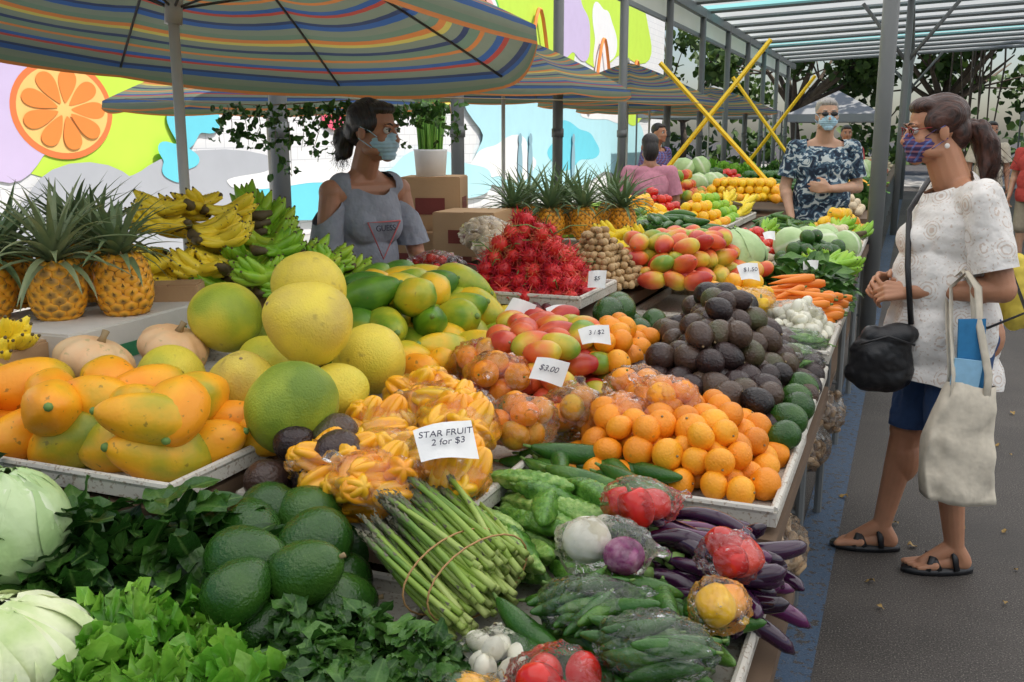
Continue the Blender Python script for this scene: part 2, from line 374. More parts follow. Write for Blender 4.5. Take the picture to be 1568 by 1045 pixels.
LS=[leaf(.028,.085,4,7,.25,c,.3,.4,ph=p) for c,p in((.2,0),(.5,1),(.8,2.2),(-.1,3))]
LH=[leaf(.016,.042,4,6,.35,c,.3,.4,ph=p) for c,p in((.2,0),(.5,1),(.8,2.2))]
def curly(ph,c):
    V=[];L=[];F=[];nr=7;na=30
    for j in range(nr+1):
        t=.12+.88*j/nr
        for i in range(na+1):
            a=(i/na-.5)*2.5;rr=.070*t*(1+.10*math.sin(7*a+ph))
            am=.017*t**2.6
            z=am*math.sin(13*a+ph)+am*.6*math.sin(29*a+2*ph+4*t)+c*.075*t*t
            V.append((math.sin(a)*rr,math.cos(a)*rr+am*.9*math.cos(13*a+ph)+am*.4*math.cos(29*a),z));L.append((2*i/na-1,0,2*t-1))
    for j in range(nr):
        for i in range(na):q=j*(na+1)+i;F.append((q,q+1,q+na+2,q+na+1))
    return T(V,F,0,L)
LL=[curly(p,c) for p,c in((0,.5),(1.3,.2),(2.5,-.2),(4,.8))]
# ------------------------------------------------------------ placement
def edged(x,y,P):
    n=len(P);ins=False;d=1e9
    for i in range(n):
        x1,y1=P[i];x2,y2=P[(i+1)%n]
        if (y1>y)!=(y2>y) and x<(x2-x1)*(y-y1)/(y2-y1)+x1: ins=not ins
        dx,dy=x2-x1,y2-y1;t=max(0,min(1,((x-x1)*dx+(y-y1)*dy)/(dx*dx+dy*dy)))
        d=min(d,math.hypot(x-x1-t*dx,y-y1-t*dy))
    return d if ins else -d
def randin(P):
    xs=[p[0] for p in P];ys=[p[1] for p in P]
    while 1:
        x=R.uniform(min(xs),max(xs));y=R.uniform(min(ys),max(ys));d=edged(x,y,P)
        if d>0:return x,y,d
def heap(name,P,z0,r,ts,mats,H=.15,slope=1,zr=None,rot='rand',sc=1,jit=.28,var=.10):
    mb=MB();zr=zr or r
    xs=[p[0] for p in P];ys=[p[1] for p in P];ts=ts if isinstance(ts,list) else [ts]
    for k in range(14):
        h=k*zr*1.5
        if h>H: break
        y=min(ys)+(k%2)*r*.9;row=0
        while y<max(ys):
            x=min(xs)+(row%2)*r+(k%2)*r*.6
            while x<max(xs):
                X=x+R.uniform(-jit,jit)*r;Y=y+R.uniform(-jit,jit)*r;d=edged(X,Y,P)
                if d>0 and min(H,d*slope*(1+.5*noise.noise((X*6,Y*6,3))))>=h:
                    s=sc*R.uniform(1-var,1+var)
                    if rot=='rand':m3=rotR()
                    else:m3=eul(pi/2+R.uniform(-.5,.5),0,R.uniform(0,6.3))
                    mb.add(R.choice(ts),m3*s,(X,Y,z0+zr+h+R.uniform(-.14,.14)*r))
                x+=2*r*1.0
            y+=1.75*r;row+=1
    if mb.n:return mb.obj(name,mats)
def logs(name,P,z0,r,ts,mats,n,H,yaw,spread,sc=1,pit=.12):
    mb=MB();ts=ts if isinstance(ts,list) else [ts]
    for i in range(n):
        x,y,d=randin(P);z=z0+r+H*(i/n)*min(1,.35+d*6)
        q=Matrix.Rotation(yaw+R.gauss(0,spread),3,'Z')@Matrix.Rotation(pi/2+R.gauss(0,pit),3,'Y')@Matrix.Rotation(R.uniform(0,6.3),3,'Z')
        mb.add(R.choice(ts),np.array(q)*sc*R.uniform(.88,1.12),(x,y,z))
    return mb.obj(name,mats)
def leaves(name,P,z0,H,ts,mats,n,slope=1.5,sc=1,pit=(.0,.9)):
    mb=MB();cx=sum(p[0] for p in P)/len(P);cy=sum(p[1] for p in P)/len(P)
    for i in range(n):
        x,y,d=randin(P);hh=min(H,d*slope)*(.85+.5*noise.noise((x*14,y*14,1)))
        z=z0+hh*(R.uniform(.55,1.05) if i%3 else R.uniform(0,.8))
        a=math.atan2(y-cy,x-cx)-pi/2+R.gauss(0,1.1)
        q=Matrix.Rotation(a,3,'Z')@Matrix.Rotation(R.uniform(*pit),3,'X')@Matrix.Rotation(R.gauss(0,.5),3,'Y')
        mb.add(R.choice(ts),np.array(q)*sc*R.uniform(.6,1.25),(x,y,z))
    return mb.obj(name,mats)
def ico(sub):
    bm=bmesh.new();bmesh.ops.create_icosphere(bm,subdivisions=sub,radius=1)
    bm.verts.index_update()
    V=[tuple(v.co) for v in bm.verts];F=[tuple(v.index for v in f.verts) for f in bm.faces];bm.free();return T(V,F)
ICO=ico(5)
def bagshell(c,rad,knot=(0,0,1),seed=0):
    # crumpled film with a small gathered, twisted neck at the knot
    V=[];k=Vector(knot).normalized();a1,a2,_=frame(k)
    for v in ICO.V:
        d=Vector(v);s=seed*7.3
        n1=noise.noise(d*1.6+Vector((s,0,0)));n2=abs(noise.noise(d*4+Vector((0,s,0))));n3=abs(noise.noise(d*9+Vector((s,s,0))))
        r=.98+.10*n1+.16*n2-.10*n3
        c_=d.dot(k)
        if c_>.86:
            e=(c_-.86)/.14;lat=d-k*c_;an=math.atan2(lat.dot(a2),lat.dot(a1))
            lat=lat*(1+.25*math.sin(9*an)*e)
            if e<.75:lat=lat*(1-.55*e);d=k*(c_+.20*e)+lat
            else:g=(e-.75)/.25;lat=lat.normalized()*(.10+.16*g*(1+.4*math.sin(7*an)))*(1-.5*g*g) if lat.length>1e-5 else lat;d=k*(c_+.15+.22*g)+lat
        V.append((d.x*rad[0]*r+c[0],d.y*rad[1]*r+c[1],d.z*rad[2]*r+c[2]))
    t=T();t.V=np.array(V);t.L=ICO.V;t.loops=ICO.loops;t.sizes=ICO.sizes;t.M=ICO.M;return t
def bagged(name,c,rad,r,ts,mats,n,sc=1,rot='rand',seed=None,knot=None,pack=1.75):
    mb=MB();pts=[];tries=0;ts=ts if isinstance(ts,list) else [ts]
    while len(pts)<n and tries<4000:
        tries+=1;v=Vector((R.uniform(-1,1),R.uniform(-1,1),R.uniform(-1,1)))
        if v.length>1:continue
        p=Vector((v.x*max(.001,rad[0]-r*.8),v.y*max(.001,rad[1]-r*.8),v.z*max(.001,rad[2]-r*.8)))
        if all((p-q).length>pack*r for q in pts):pts.append(p)
    for p in pts:
        if rot=='rand':m3=rotR()
        else:m3=np.array(Matrix.Rotation(rot+R.gauss(0,.2),3,'Z')@Matrix.Rotation(pi/2+R.gauss(0,.15),3,'Y')@Matrix.Rotation(R.uniform(0,6),3,'Z'))
        mb.add(R.choice(ts),m3*sc*R.uniform(.93,1.07),tuple(Vector(c)+p))
    k=len(mats)
    mb.add(bagshell(c,rad,knot or (R.uniform(-1,1),R.uniform(-1,.6),R.uniform(.1,.7)),R.random()*9 if seed is None else seed),m=k)
    return mb.obj(name,mats+[m_plast])
def card(loc,w,h,rx,rz,txt=None,rr=0,nm='price_card'):
    V=[];F=[];n=6
    for i in range(n+1):
        for j in range(2):
            x=(i/n-.5)*w;V.append((x+.006*j,(j-.5)*h,.010*math.sin(i/n*3.6+.4)+.004*j*(i-3)))
    for i in range(n):a=i*2;F.append((a,a+2,a+3,a+1))
    mb=MB();mb.add(T(V,F));o=mb.obj(nm,[m_paper]);o.location=loc;o.rotation_euler=(rx,rr,rz)
    if txt:
        c=bpy.data.curves.new('lettering','FONT');c.body=txt;c.size=h*.24 if '\n' in txt else h*.34;c.shear=.3;c.align_x='CENTER';c.align_y='CENTER';c.extrude=.0004;c.materials.append(m_ink)
        t=bpy.data.objects.new('lettering',c);C.objects.link(t);t.parent=o;t.location=(0,0,.0155)
    return o
# ------------------------------------------------------------ TABLE STRUCTURE
def tray(mb,x0,x1,y0,y1,z,m=0,h=.03):
    mb.add(box(((x0+x1)/2,(y0+y1)/2,z),(x1-x0,y1-y0,.008),m))
    for a,b,c,d in((x0-.006,x0+.006,y0-.006,y1+.006),(x1-.006,x1+.006,y0-.006,y1+.006)):mb.add(box(((a+b)/2,(c+d)/2,z+h/2-.002),(b-a,d-c,h),m))
    for a,b,c,d in((x0+.0065,x1-.0065,y0-.006,y0+.006),(x0+.0065,x1-.0065,y1-.006,y1+.006)):mb.add(box(((a+b)/2,(c+d)/2,z+h/2-.002),(b-a,d-c,h),m))
    for p in([(x0,y0),(x1,y0)],[(x1,y0),(x1,y1)],[(x1,y1),(x0,y1)],[(x0,y1),(x0,y0)]):
        mb.add(tube([(p[0][0],p[0][1],z+h),(p[1][0],p[1][1],z+h)],[.009,.009],8,m))
TR=[(-.98,-.19,.62,1.26,.70),(-1.85,-1.0,.62,1.30,.70),(-.72,-.19,1.28,1.84,.70),(-1.22,-.74,1.28,1.5,.71),
(-.71,-.2,1.88,2.46,.80),(-.71,-.2,2.49,3.1,.82),(-1.2,-.74,1.52,2.2,.82),(-1.2,-.74,2.23,2.95,.84),
(-1.95,-1.23,1.36,1.74,.885),(-1.95,-1.235,1.77,2.35,.885),(-1.85,-1.2,2.38,3.0,.90),(-1.5,-.98,3.03,3.45,1.0),(-.96,-.2,3.13,3.6,.86),(-.96,-.2,3.63,4.3,.86),(-1.6,-1.0,3.5,4.3,.98)]
for i in range(5):TR+=[(-1.0,-.24,4.33+i*.6,4.9+i*.6,.88),(-1.9,-1.03,4.33+i*.6,4.9+i*.6,.98)]
for a in TR:
    mb=MB();tray(mb,*a);mb.obj('produce_tray',[m_tray],False)
mb=MB()
mb.add(box((-1.1,1.24,.67),(1.9,1.26,.03)));mb.add(box((-.46,2.5,.76),(.54,1.3,.04)));mb.add(box((-.97,2.25,.78),(.47,1.48,.04)))
mb.add(box((-1.6,2.2,.85),(.74,1.7,.04)));mb.add(box((-1.1,5.2,.83),(1.75,4.2,.04)));mb.add(box((-1.45,5.2,.94),(1.0,4.2,.04)))
mb.add(box((-2.2,2.4,.97),(.62,2.1,.04)))
for y in(.7,1.5,2.4,3.2,4.1,5.1,6.2,7.2):
    for x in(-.26,-1.15,-1.9):mb.add(tube([(x,y,0),(x,y,.72)],[.016,.016],8,1))
for y in(1.5,3.2,5.1,7.2):mb.add(tube([(-.26,y,.33),(-1.9,y,.33)],[.012,.012],8,1))
mb.add(box((-.62,3.1,.35),(.66,3.3,.025)));mb.add(box((-.62,6.0,.35),(.66,2.2,.025)))
mb.obj('market_table',[m_wood,m_steel],False)
for (y0,y1) in((8.7,14.5),(15.6,27)):
    mb=MB();mb.add(box((-1.4,(y0+y1)/2,.86),(2.2,y1-y0,.05)))
    y=y0+.1
    while y<y1:
        for x in(-.4,-2.4):mb.add(tube([(x,y,0),(x,y,.85)],[.02,.02],6,1))
        y+=1.4
    mb.obj('market_table',[m_wood,m_steel],False)
def cbox(name,c,s,rz=0,print_=True,open_=False,mats=None):
    mb=MB();w,d,h=s;t=.006
    mb.add(box((0,0,-h/2),(w,d,t)))
    for sx in(-1,1):mb.add(box((sx*(w/2),0,0),(t,d+t,h)));mb.add(box((0,sx*(d/2),0),(w-t,t,h)))
    if not open_:mb.add(box((-w/4,0,h/2+.001),(w/2-.003,d,t)));mb.add(box((w/4,0,h/2+.003),(w/2-.003,d,t)))
    if print_:
        for sx in(-1,1):
            mb.add(box((sx*(w/2+.0045),0,-.01),(.002,d*.5,h*.32),1));mb.add(box((0,sx*(d/2+.0045),-.01),(w*.5,.002,h*.32),1))
    o=mb.obj(name,mats or [m_card,m_cardd],False);o.location=c;o.rotation_euler=(0,0,rz);return o
m_cardw=flat('white_carton',(.62,.6,.55));m_cardg=flat('green_carton_print',(.03,.2,.09))
cbox('cardboard_box',(-2.05,2.02,1.02),(.38,.58,.12),.05,mats=[m_cardw,m_cardg])
cbox('cardboard_box',(-1.98,2.26,1.06),(.16,.10,.14),.5,print_=False)
cbox('cardboard_box',(-2.02,1.62,1.0),(.26,.22,.13),.2)
cbox('cardboard_box',(-2.14,2.72,1.02),(.50,.7,.06),0,print_=False)
cbox('cardboard_box',(-2.28,4.6,1.22),(.30,.30,.26),.3);cbox('cardboard_box',(-1.95,4.35,1.1),(.3,.3,.2),.1);cbox('cardboard_box',(-2.3,4.55,.95),(.4,.4,.26),.1)
cbox('cardboard_box',(-2.2,4.5,.41),(.55,.5,.80),.0,print_=False)
cbox('cardboard_box',(-1.05,1.75,.5),(.4,.3,.25),.1);cbox('cardboard_box',(-.6,4.6,.5),(.4,.4,.26),.1)
# ------------------------------------------------------------ PRODUCE
for i,(x,y,z,r,c) in enumerate(((-1.60,2.02,1.10,.094,.35),(-1.28,1.90,1.13,.098,.72),(-1.42,2.13,1.17,.10,.9),(-1.57,1.77,1.0,.08,.65),(-1.37,1.77,1.0,.08,.75),(-1.17,1.67,.995,.102,.12),(-1.24,2.12,1.0,.094,.65),(-1.20,1.90,.975,.065,.9),(-1.45,1.98,.985,.085,.5),(-1.62,2.2,1.0,.09,.4))):
    mb=MB();mb.add(tPOMS[i%3],eul(R.uniform(-.9,.9),R.uniform(-.9,.9),R.uniform(0,6))*r,(x,y,z),rid=c);mb.obj('pomelo',[m_pom,m_stem])
for (x,y,z,r) in((-1.76,1.73,1.03,.095),(-1.69,1.92,1.03,.09)):
    mb=MB();mb.add(tPUMP,eul(.3,.2,R.uniform(0,6))*r,(x,y,z));mb.obj('pumpkin',[m_pump,m_stem])
heap('papaya_pile',[(-1.27,1.37),(-1.22,1.66),(-1.45,1.75),(-1.68,1.62),(-1.95,1.62),(-1.95,1.36)],.885,.056,tPAPS,[m_pap,m_calyx],H=.10,slope=2.0,rot='lie',zr=.052,jit=.35)
heap('green_papaya_pile',[(-1.23,2.28),(-1.08,2.5),(-1.2,3.05),(-1.74,3.0),(-1.65,2.4),(-1.45,2.25)],.90,.055,tPAPS,[m_gpap,m_calyx],H=.16,slope=1.1,rot='lie',zr=.05,jit=.35)
heap('large_green_avocado_pile',[(-1.2,1.45),(-.98,1.16),(-.84,1.12),(-.80,1.40),(-.98,1.58),(-1.16,1.60)],.715,.057,tAVB,[m_bigav,m_stem],H=.1,slope=2.4,rot='lie',zr=.052,jit=.35)
heap('dark_avocado_group',[(-1.18,1.54),(-1.0,1.48),(-.98,1.64),(-1.1,1.76)],.83,.045,tAV,[m_hass,m_stem],H=.07,slope=3,sc=1.15,rot='lie')
heap('orange_pile',[(-.68,1.92),(-.23,1.90),(-.22,2.34),(-.46,2.44),(-.69,2.42)],.805,.032,tORANGE,[m_orange,m_stem],H=.13,slope=.9,zr=.03)
heap('dark_avocado_pile',[(-.60,2.40),(-.24,2.24),(-.21,3.0),(-.34,3.5),(-.72,3.5),(-.86,3.0),(-.70,2.5)],.82,.037,tAV,[m_hass,m_stem],H=.22,slope=.8,rot='lie',zr=.036,jit=.35)
heap('green_avocado_pile',[(-.98,2.95),(-.8,2.9),(-.75,3.3),(-.98,3.35)],.88,.05,tAVB,[m_bigav,m_stem],H=.14,slope=1.2,rot='lie',zr=.045,sc=.85)
heap('green_avocado_pile',[(-.265,2.2),(-.2,2.2),(-.2,2.75),(-.265,2.75)],.84,.034,tAV,[m_bigav,m_stem],H=.04,rot='lie')
heap('mango_pile',[(-1.16,2.35),(-.72,2.05),(-.68,2.5),(-.85,2.92),(-1.16,2.92)],.855,.045,tMANGO,[m_mango,m_stem],H=.13,slope=1.2,rot='lie',zr=.04)
heap('mango_pile',[(-1.2,3.7),(-.72,3.55),(-.5,4.2),(-1.0,4.5)],.98,.045,tMANGO,[m_mango,m_stem],H=.13,slope=1,rot='lie',zr=.04,sc=.95)
heap('orange_pile',[(-.84,2.5),(-.66,2.42),(-.68,2.9),(-.86,2.95)],.92,.034,tORANGE,[m_orange,m_stem],H=.09,slope=1)
heap('papaya_pile',[(-1.24,2.2),(-1.05,2.42),(-1.15,2.7),(-1.24,2.7)],.9,.04,tPAPS,[m_pap,m_stem],H=.06,slope=1,sc=.75,rot='lie')
heap('rambutan_pile',[(-1.44,3.05),(-1.00,3.02),(-1.0,3.36),(-1.2,3.5),(-1.46,3.42)],1.0,.030,tRAMB,[m_ramb,m_rambh],H=.24,slope=1.35,zr=.026,sc=1.22,jit=.6,var=.15)
mb=MB()
for i in range(30):
    x,y,d=randin([(-1.42,3.08),(-1.04,3.06),(-1.04,3.36),(-1.2,3.46),(-1.42,3.38)]);z=1.05+min(.24,d*1.35);p=Vector((x,y,z));q=p+Vector((R.gauss(0,.06),R.gauss(0,.06),.03));mb.add(tube([p,(p+q)/2+Vector((0,0,.015)),q],[.0028,.0022,.0016],5))
mb.obj('rambutan_twigs',[m_calyx])
heap('longan_pile',[(-1.34,3.5),(-.98,3.45),(-.9,3.75),(-1.25,3.85)],.99,.0145,tLONG,[m_long],H=.20,slope=1.4,jit=.7,var=.15)
heap('plum_pile',[(-1.25,2.95),(-.98,2.8),(-.98,3.05),(-1.2,3.06)],.92,.02,tCHER,[m_cherry],H=.12,slope=1,sc=1.5)
heap('plum_pile',[(-1.66,3.2),(-1.45,3.05),(-1.45,3.35),(-1.62,3.4)],1.0,.02,tCHER,[m_cherry],H=.12,slope=1,sc=1.5)
for i,(x,y) in enumerate(((-1.05,2.06),(-1.06,1.84),(-.88,1.86),(-.95,1.68),(-.82,1.66),(-.97,1.97),(-.90,1.55),(-1.02,1.60))):
    bagged('bag_of_starfruit',(x,y,.900+.03*(i in(0,5,2))),(.10,.09,.065),.033,tSTAR,[m_star],18,pack=1.0)
for (x,y,z) in((-.78,1.99,.92),(-.70,2.13,.91),(-1.03,2.33,.96),(-.92,2.20,.96)):
    bagged('bag_of_tangerines',(x,y,z),(.088,.08,.065),.033,tORANGE,[m_tang2,m_calyx],10,pack=1.6)
for (x,y,z) in((-.58,2.12,.91),(-.60,2.33,.93),(-.50,2.22,.94)):
    bagged('bag_of_oranges',(x,y,z),(.085,.08,.06),.033,tORANGE,[m_orange,m_calyx],9,pack=1.6)
logs('bitter_melon_pile',[(-.78,1.62),(-.50,1.56),(-.40,1.84),(-.72,1.90)],.72,.02,tBIT,[m_bit,m_calyx],70,.17,2.75,.35)
logs('zucchini_pile',[(-.70,1.80),(-.46,1.84),(-.48,2.0),(-.72,2.02)],.81,.02,tZUC,[m_cuc,m_calyx],20,.06,2.9,.35)
logs('eggplant_pile',[(-.40,1.60),(-.22,1.56),(-.21,1.80),(-.40,1.84)],.715,.02,tEGG,[m_egg,m_calyx],56,.15,2.9,.5)
logs('cucumber_pile',[(-.56,1.26),(-.26,1.14),(-.24,1.54),(-.50,1.60)],.705,.02,[tCUC,tZUC],[m_cuc,m_calyx],78,.11,2.6,.5,sc=.85)
mb=MB()
for i in range(150):
    u=R.random();v=R.random()**.7
    tip=Vector((-.845+.03*R.gauss(0,1),1.40+.32*u,.82+.12*v*(1-abs(2*u-1)**2*.6)));but=Vector((-.575-.05*(1-u)+.018*R.gauss(0,1),1.31+.22*u,.745+.11*v*(1-abs(2*u-1)**2*.6)))
    d=(tip-but).normalized();a,b,c=frame(d);m3=np.array([[a.x,b.x,c.x],[a.y,b.y,c.y],[a.z,b.z,c.z]])
    mb.add(R.choice(tASP),m3@eul(0,0,R.uniform(0,6))*R.uniform(.95,1.22),tuple((tip+but)/2))
m_rub=flat('rubber_band',(.45,.25,.1))
for k in(0,.05):mb.add(tube([(-.63-k+.34*.12*math.cos(t),1.42+k*.2+.94*.125*math.cos(t),.815+.068*math.sin(t)) for t in np.linspace(0,2*pi,25)],[.0018]*25,5,2,caps=False))
mb.obj('asparagus_bunch',[m_asp,m_aspb,m_rub])
bagged('bag_of_garlic',(-.53,1.25,.765),(.075,.065,.05),.022,tPOT,[m_white,m_stem],16,sc=.8,pack=1.5)
bagged('bag_of_tomatoes',(-.41,1.20,.79),(.075,.06,.05),.03,tTOM,[m_red,m_calyx],9,pack=1.5)
bagged('bag_of_cucumbers',(-.29,1.28,.83),(.09,.07,.045),.018,tCUC,[m_cuc,m_calyx],12,sc=.72,rot=.6,pack=1.1)
bagged('bag_of_cucumbers',(-.42,1.38,.82),(.09,.07,.045),.018,tCUC,[m_cuc,m_calyx],12,sc=.72,rot=1.1,pack=1.1)
mb=MB();mb.add(xf(sphere(.043,20,12,(1,1,.95)),None,(-.475,1.53,.865)),m=0);mb.add(xf(sphere(.036,20,12,(1,1,.9)),None,(-.40,1.50,.86)),m=1);mb.add(bagshell((-.44,1.515,.86),(.088,.065,.055),(.9,-.1,.2),3),m=2)
mb.obj('bag_of_onions',[m_white,m_pur,m_plast])
bagged('bag_of_peppers',(-.42,1.68,.89),(.075,.06,.045),.034,tBELL,[m_red,m_calyx],6,sc=.85,pack=1.4)
bagged('bag_of_peppers',(-.235,1.56,.86),(.055,.05,.042),.028,tBELL,[m_red,m_calyx],5,sc=.8,pack=1.3)
bagged('bag_of_peppers',(-.23,1.44,.83),(.05,.06,.042),.028,tBELL,[m_yel,m_calyx],5,sc=.8,pack=1.3)
bagged('bag_of_lemons',(-.52,1.10,.79),(.06,.055,.04),.03,tORANGE,[m_yel,m_calyx],5,sc=.9,pack=1.5)
leaves('spinach_bunch',[(-1.85,1.0),(-1.85,1.36),(-1.25,1.37),(-1.1,1.46),(-.96,1.36),(-.95,1.2),(-1.18,1.16),(-1.35,.98)],.72,.20,LS,[m_spin],1700,slope=2.2,sc=.95,pit=(-.2,1.0))
leaves('parsley_bunch',[(-.96,1.24),(-.76,1.32),(-.58,1.28),(-.50,1.18),(-.46,1.0),(-.62,.92),(-.82,1.0)],.715,.10,LH,[m_herb],2300,slope=1.5,sc=.85,pit=(-.3,1.1))
leaves('lettuce_head',[(-1.22,.92),(-1.22,1.16),(-1.02,1.24),(-.84,1.14),(-.70,1.0),(-.66,.86),(-.9,.78)],.70,.12,LL,[m_let],380,slope=1.4,sc=.66,pit=(.2,1.6))
def cabbage(name,c,r,mats,n=16,sc=(1,1,.92)):
    mb=MB();mb.add(xf(sphere(r*.93,24,16,sc),None,c))
    for i in range(n):
        a=i*2.4;el=R.uniform(-.3,1.0);V=[];L=[];F=[];nx=16;ny=14
        off=1+.05*(n-i)/n
        for j in range(ny+1):
            for k in range(nx+1):
                x=2*k/nx-1;t=j/ny;th=-.9+2.0*t;ph=x*1.15*abs(math.sin(pi*min(1,.15+t*.72)))**.6
                rr=r*(off+.05*max(0,t-.75)*6*abs(math.sin(6*x+i))+.03*abs(x)**4*(1+.6*math.sin(9*t+i))+.018*abs(math.cos(x*9+t*3))*t-.02*math.exp(-(x/.05)**2))
                p=Vector((math.cos(th)*math.cos(ph),math.cos(th)*math.sin(ph),math.sin(th)))*rr
                V.append((p.x*sc[0],p.y*sc[1],p.z*sc[2]));L.append((x,0,2*t-1))
        for j in range(ny):
            for k in range(nx):q=j*(nx+1)+k;F.append((q,q+1,q+nx+2,q+nx+1))
        mb.add(T(V,F,0,L),np.array(Matrix.Rotation(a,3,'Z')@Matrix.Rotation(-el*.5,3,'Y')),c)
    return mb.obj(name,mats)
cabbage('green_cabbage',(-1.38,1.13,.90),.10,[m_cab],14)
cabbage('napa_cabbage',(-1.18,.93,.81),.085,[m_napa],18,(1.0,1.6,.85))
cabbage('green_cabbage',(-.70,4.25,1.05),.13,[m_cab],14,(1.1,1.2,.8))
def bpile(name,P,z0,H,mat,n,sc=1,yw=1.0):
    mb=MB()
    for i in range(n):
        x,y,d=randin(P);z=z0+H*(i/n)*min(1,.3+d*5)
        q=Matrix.Rotation(R.gauss(yw,.45)+R.choice((0,pi)),3,'Z')@Matrix.Rotation(R.uniform(1.25,1.7),3,'Y')@Matrix.Rotation(pi+R.uniform(-.35,.35),3,'Z')
        mb.add(R.choice(tHAND),np.array(q)*sc,(x,y,z+.04))
    return mb.obj(name,[mat,m_btip])
bpile('banana_pile',[(-2.42,2.55),(-2.12,2.36),(-1.96,2.46),(-2.0,2.8),(-2.3,2.95)],1.06,.27,m_banY,44,.9)
bpile('green_banana_pile',[(-2.14,2.76),(-1.90,2.44),(-1.74,2.58),(-1.74,2.88),(-2.0,3.0)],1.03,.21,m_banG,44,.9)
mb=MB()
for i in range(5):mb.add(tHAND[i%3],np.array(Matrix.Rotation(.6+i*.5,3,'Z')@Matrix.Rotation(1.2,3,'Y')@Matrix.Rotation(pi,3,'Z')),(-2.14+.01*i,2.86,1.18+.03*i))
mb.obj('green_banana_bunch',[m_banG,m_btip])
mb=MB()
for i in range(2):mb.add(tHAND[i],np.array(Matrix.Rotation(-.5+i*.35,3,'Z')@Matrix.Rotation(1.5,3,'Y')@Matrix.Rotation(pi,3,'Z'))*.95,(-2.02,1.63+.02*i,1.075+.03*i))
mb.obj('banana_bunch',[m_banY,m_btip])
for (x,y,z,s) in((-2.04,1.90,1.165,1),(-1.93,2.02,1.165,1.02),(-2.3,1.98,1.165,1),(-2.12,2.13,1.17,.95),(-2.2,1.82,1.165,1),(-2.28,2.2,1.17,1.0)):
    mb=MB();mb.add(R.choice(tPINE),eul(R.uniform(-.1,.1),R.uniform(-.1,.1),R.uniform(0,6))*s,(x,y,z));mb.obj('pineapple',[m_pine,m_pineb,m_crown])
for (x,y) in((-1.86,4.62),(-1.68,4.7),(-1.52,4.78),(-1.36,4.9),(-1.7,5.0),(-1.5,5.15),(-1.9,4.95)):
    mb=MB();mb.add(R.choice(tPINE2),eul(R.uniform(-.15,.15),R.uniform(-.15,.15),R.uniform(0,6)),(x,y,1.12));mb.obj('pineapple',[m_pine,m_pineb,m_crown])
mb=MB();mb.add(rev([(0,0),(.075,0),(.085,.13),(.088,.14),(.078,.14),(.07,.01),(0,.01)],24),None,(-2.29,4.58,1.35),0)
for i in range(260):
    a=R.uniform(0,6.3);r=.068*math.sqrt(R.random());x,y=r*math.cos(a),r*math.sin(a);h=R.uniform(.27,.38)
    mb.add(tube([(x*.8,y*.8,.02),(x,y,h*.6),(x*1.2+R.gauss(0,.006),y*1.2+R.gauss(0,.006),h)],[.0034,.003,.0014],4),None,(-2.29,4.58,1.36),1)
m_chive=M('chive_leaf',[(.05,.18,.02),(.12,.32,.03),(.26,.48,.08)],wr=.8)
mb.obj('chive_bucket',[m_paper,m_chive])
bagged('bag_of_potatoes',(-1.75,4.05,1.12),(.13,.12,.08),.026,tPOT,[m_potato],30,pack=1.4)
bagged('bag_of_potatoes',(-1.6,3.85,1.08),(.12,.11,.07),.026,tPOT,[m_potato],24,pack=1.4)
logs('carrot_pile',[(-.50,3.66),(-.24,3.62),(-.24,3.98),(-.50,4.03)],.88,.015,tCAR,[m_carrot,m_calyx],60,.13,.5,.25)
heap('garlic_pile',[(-.42,3.26),(-.22,3.22),(-.22,3.56),(-.42,3.6)],.88,.02,tPOT,[m_white],H=.09,sc=.75)
heap('yellow_pepper_pile',[(-.66,3.52),(-.44,3.46),(-.46,3.7),(-.66,3.74)],.95,.032,tBELL,[m_yel,m_calyx],H=.1,sc=.9)
leaves('greens_bunch',[(-.55,4.1),(-.24,4.05),(-.24,4.6),(-.55,4.7)],.88,.12,LS,[m_herb],450,sc=1.0)
bagged('bag_of_green_beans',(-.31,3.2,.90),(.11,.09,.05),.018,tBIT,[m_bit,m_calyx],14,sc=.6,rot=.4,pack=1.2)
bagged('bag_of_green_beans',(-.30,3.02,.89),(.10,.09,.045),.018,tBIT,[m_bit,m_calyx],12,sc=.6,rot=.9,pack=1.2)
bagged('bag_of_onions',(-.34,3.45,.95),(.10,.09,.05),.024,tPOT,[m_white],16,sc=.8,pack=1.4)
bagged('bag_of_peppers',(-.50,3.50,.98),(.1,.09,.05),.03,tBELL,[m_yel,m_calyx],9,sc=.8,pack=1.4)
bagged('bag_of_grapes',(-1.60,3.22,1.08),(.11,.10,.06),.02,tCHER,[m_red],26,sc=1.4)
bagged('bag_of_lychees',(-1.78,3.06,1.03),(.08,.08,.07),.02,tCHER,[m_potato],12,sc=1.2)
heap('ginger_pile',[(-.55,2.2),(-.3,2.2),(-.26,3.0),(-.55,3.0)],.37,.035,tGIN,[m_ginger],H=.12)
bagged('bag_of_ginger',(-.32,3.5,.47),(.13,.2,.09),.033,tGIN,[m_ginger],40,pack=1.0)
bagged('bag_of_ginger',(-.30,2.6,.45),(.12,.2,.08),.033,tGIN,[m_ginger],34,pack=1.0)
bagged('bag_of_ginger',(-.30,3.95,.47),(.13,.2,.09),.033,tGIN,[m_ginger],40,pack=1.0)
kinds=[('orange_pile',.034,tORANGE,[m_orange,m_stem]),('green_pepper_pile',.036,tBELL,[m_cuc,m_calyx]),('tomato_pile',.033,tTOM,[m_red,m_calyx]),('lime_pile',.03,tORANGE,[m_banG,m_stem]),('lemon_pile',.034,tORANGE,[m_yel,m_stem]),('yellow_pepper_pile',.036,tBELL,[m_yel,m_calyx]),('avocado_pile',.04,tAV,[m_bigav,m_stem]),('mango_pile',.045,tMANGO,[m_mango,m_stem]),('potato_pile',.03,tPOT,[m_potato]),('cabbage_pile',.09,sphere(.09,14,9),[m_cab])]
